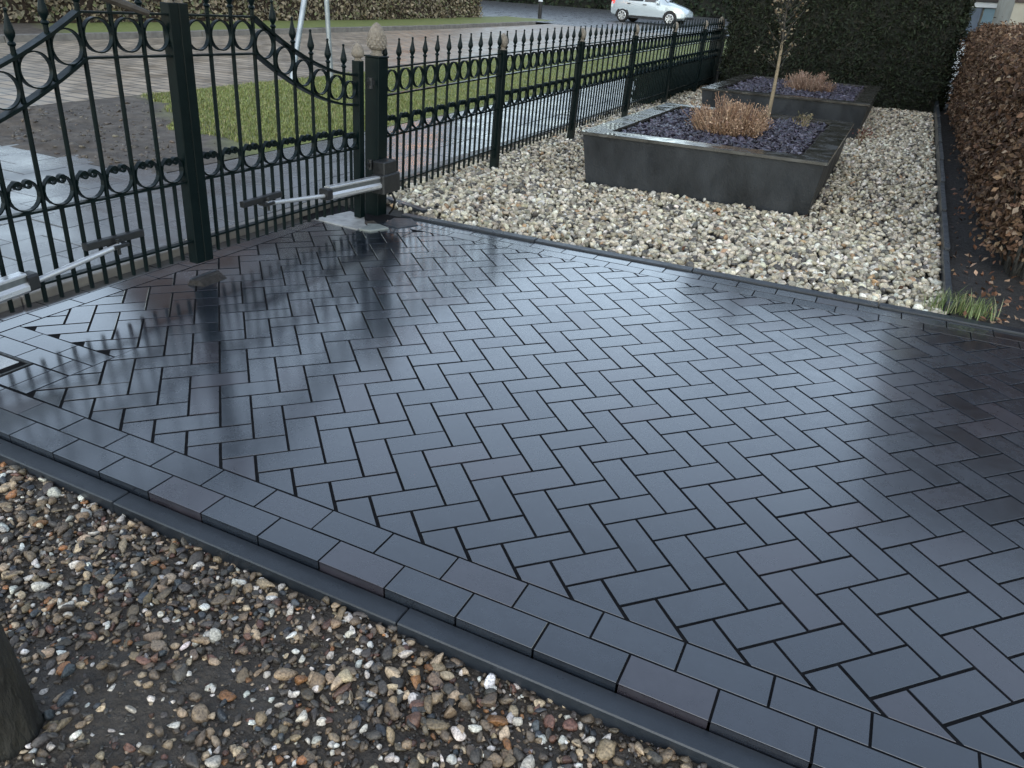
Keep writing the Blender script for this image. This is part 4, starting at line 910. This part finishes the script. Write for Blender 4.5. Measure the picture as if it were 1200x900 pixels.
# ------------------------------------------------------------------ the car (local metres / U; x forward)
def car(loc, rz, ry):
    t = tag(empty('car', loc, (0, ry, rz)), 'silver white hatchback driving past on the road with its headlamp lit', 'car'); s = 1/U
    # stations: x, sill z, shoulder z, roof z, half width low, half width shoulder, half width roof
    ST = [(-1.96,.42,.72,.80,.60,.64,.50), (-1.90,.30,.86,1.00,.74,.76,.56), (-1.75,.24,.92,1.30,.80,.82,.56), (-1.5,.22,.94,1.43,.83,.84,.57), (-1.1,.21,.94,1.47,.84,.84,.58), (-.6,.20,.93,1.48,.84,.84,.59), (-.1,.20,.92,1.47,.84,.84,.59), (.3,.20,.91,1.40,.84,.84,.58), (.65,.20,.90,1.22,.84,.84,.60), (1.0,.21,.88,.99,.83,.83,.66), (1.35,.22,.83,.90,.82,.81,.62), (1.7,.25,.74,.80,.78,.76,.55), (1.9,.28,.62,.70,.70,.68,.46), (1.99,.34,.52,.56,.52,.50,.36)]
    mb = MB(); nS = len(ST); ring = 11; V = []
    for x, z0, zsd, zr, wl, ws, wr in ST:
        pts = [(wl*.82, z0), (wl, z0+.1), (ws+.015, z0+(zsd-z0)*.55), (ws, zsd), (wr+.04, zr-.06), (wr*.75, zr)]
        for y, z in pts: V.append((x*s, y*s, z*s))
        for y, z in pts[::-1]: V.append((x*s, -y*s, z*s))
    k = 12; F = []
    for i in range(nS-1):
        for j in range(k): F.append((i*k+j, i*k+(j+1) % k, (i+1)*k+(j+1) % k, (i+1)*k+j))
    F.append(tuple(range(k-1, -1, -1))); F.append(tuple((nS-1)*k+j for j in range(k))); mb.add(V, F); mb.build('body', M['paint'], t, smooth=True)
    def quad(name, pts, mat, off=.012):
        for sd in (1, -1):
            v = [(x*s, sd*(y+off)*s, z*s) for x, y, z in pts]+[(x*s, sd*(y-.02)*s, z*s) for x, y, z in pts]; n = len(pts)
            q = MB(); q.add(v, [tuple(range(n)), tuple(range(2*n-1, n-1, -1))]+[(i, (i+1) % n, n+(i+1) % n, n+i) for i in range(n)]); q.build(name, mat, t)
    def side(x, z):
        """half width of the upper body side at a height"""
        for a, b in zip(ST[:-1], ST[1:]):
            if a[0] <= x <= b[0]:
                f_ = (x-a[0])/(b[0]-a[0]); zsd, zr, ws, wr = [a[i]+(b[i]-a[i])*f_ for i in (2, 3, 5, 6)]; return ws+(wr+.04-ws)*max(0, min(1, (z-zsd)/(zr-.06-zsd)))
        return .8
    SP = lambda x, z: (x, side(x, z), z)
    quad('window', [SP(-.15, .97), SP(.62, .95), SP(.36, 1.24), SP(.2, 1.36), SP(-.12, 1.39)], M['carglass']); quad('window', [SP(-1.0, .98), SP(-.22, .97), SP(-.19, 1.39), SP(-.95, 1.39)], M['carglass']); quad('window', [SP(-1.5, 1.02), SP(-1.1, .99), SP(-1.05, 1.37), SP(-1.35, 1.34)], M['carglass'])
    q = MB(); q.add([(x*s, y*s, z*s) for x, y, z in [(.98, .58, 1.01), (.98, -.58, 1.01), (.36, -.5, 1.40), (.36, .5, 1.40)]]+[((x-.03)*s, y*s, (z-.05)*s) for x, y, z in [(.98, .58, 1.01), (.98, -.58, 1.01), (.36, -.5, 1.40), (.36, .5, 1.40)]], [(0,1,2,3), (7,6,5,4), (0,1,5,4), (2,3,7,6), (1,2,6,5), (3,0,4,7)]); q.build('windscreen', M['carglass'], t)
    for x in (-1.24, 1.24):
        for sd in (-1, 1):
            w_ = empty('wheel', (x*s, sd*.74*s, .30*s)); w_.parent = t
            def ringm(prof, n=22):
                q = MB(); vs = []; f = []
                for r, y in prof:
                    for i in range(n): vs.append((r*s*math.cos(2*math.pi*i/n), sd*y*s, r*s*math.sin(2*math.pi*i/n)))
                for a in range(len(prof)-1):
                    for i in range(n): f.append((a*n+i, a*n+(i+1) % n, (a+1)*n+(i+1) % n, (a+1)*n+i))
                f.append(tuple(range(n))); f.append(tuple((len(prof)-1)*n+i for i in range(n))); q.add(vs, f); return q
            ringm([(.27, -.1), (.30, -.08), (.305, 0), (.30, .1), (.27, .13), (.21, .125)]).build('tyre', M['tyre'], w_, smooth=True)
            hub = ringm([(.208, .1), (.208, .128), (.19, .135), (.06, .125), (.05, .145)]); hub.build('rim', M['rimmetal'], w_)
            q = MB()
            for i in range(7):
                a = 2*math.pi*i/7; c, sn = math.cos(a), math.sin(a); q.add([((r*c-tt*sn)*s, sd*yy*s, (r*sn+tt*c)*s) for yy in (.126, .137) for r, tt in ((.08, -.012), (.175, -.03), (.175, .03), (.08, .012))], [(0,1,2,3), (7,6,5,4), (0,1,5,4), (1,2,6,5), (2,3,7,6), (3,0,4,7)])
            q.build('vent', M['trim'], w_)
            q = MB(); arch = [(.36*math.cos(math.radians(a)), .36*math.sin(math.radians(a))) for a in range(-12, 193, 12)]
            q.add([((x+px)*s, sd*yy*s, (.3+pz)*s) for yy in (.80, .852) for px, pz in arch], [tuple(range(len(arch))), tuple(range(2*len(arch)-1, len(arch)-1, -1))]+[(i, (i+1) % len(arch), len(arch)+(i+1) % len(arch), len(arch)+i) for i in range(len(arch))]); q.build('wheel_arch', M['trim'], t)
    quad('headlight', [(1.42, .80, .60), (1.80, .71, .58), (1.74, .73, .71), (1.46, .79, .76)], M['head'], .03)
    quad('tail_light', [(-1.93, .70, .78), (-1.74, .82, .80), (-1.70, .82, 1.0), (-1.86, .74, 1.04)], M['tail'], .03)
    quad('sill_strip', [(-.85, .845, .26), (.85, .845, .26), (.85, .845, .33), (-.85, .845, .33)], M['trim'], .012)
    quad('door_handle', [(-.2, .86, .82), (-.02, .86, .82), (-.02, .86, .85), (-.2, .86, .85)], M['trim'], .02)
    quad('door_handle', [(-1.02, .86, .83), (-.86, .86, .83), (-.86, .86, .86), (-1.02, .86, .86)], M['trim'], .02)
    for sd in (-1, 1):
        q = MB(); q.bbox(.48*s, .66*s, min(sd*.86*s, sd*1.02*s), max(sd*.86*s, sd*1.02*s), .93*s, 1.05*s, .3); q.build('mirror', M['paint'], t, smooth=True)
    q = MB(); q.bbox(1.93*s, 2.02*s, -.62*s, .62*s, .3*s, .42*s, .2); q.bbox(-2.0*s, -1.9*s, -.62*s, .62*s, .36*s, .5*s, .2); q.build('bumper', M['trim'], t)
    return t
car((-110.3, 372.5, 3.95), math.radians(-3), .012)
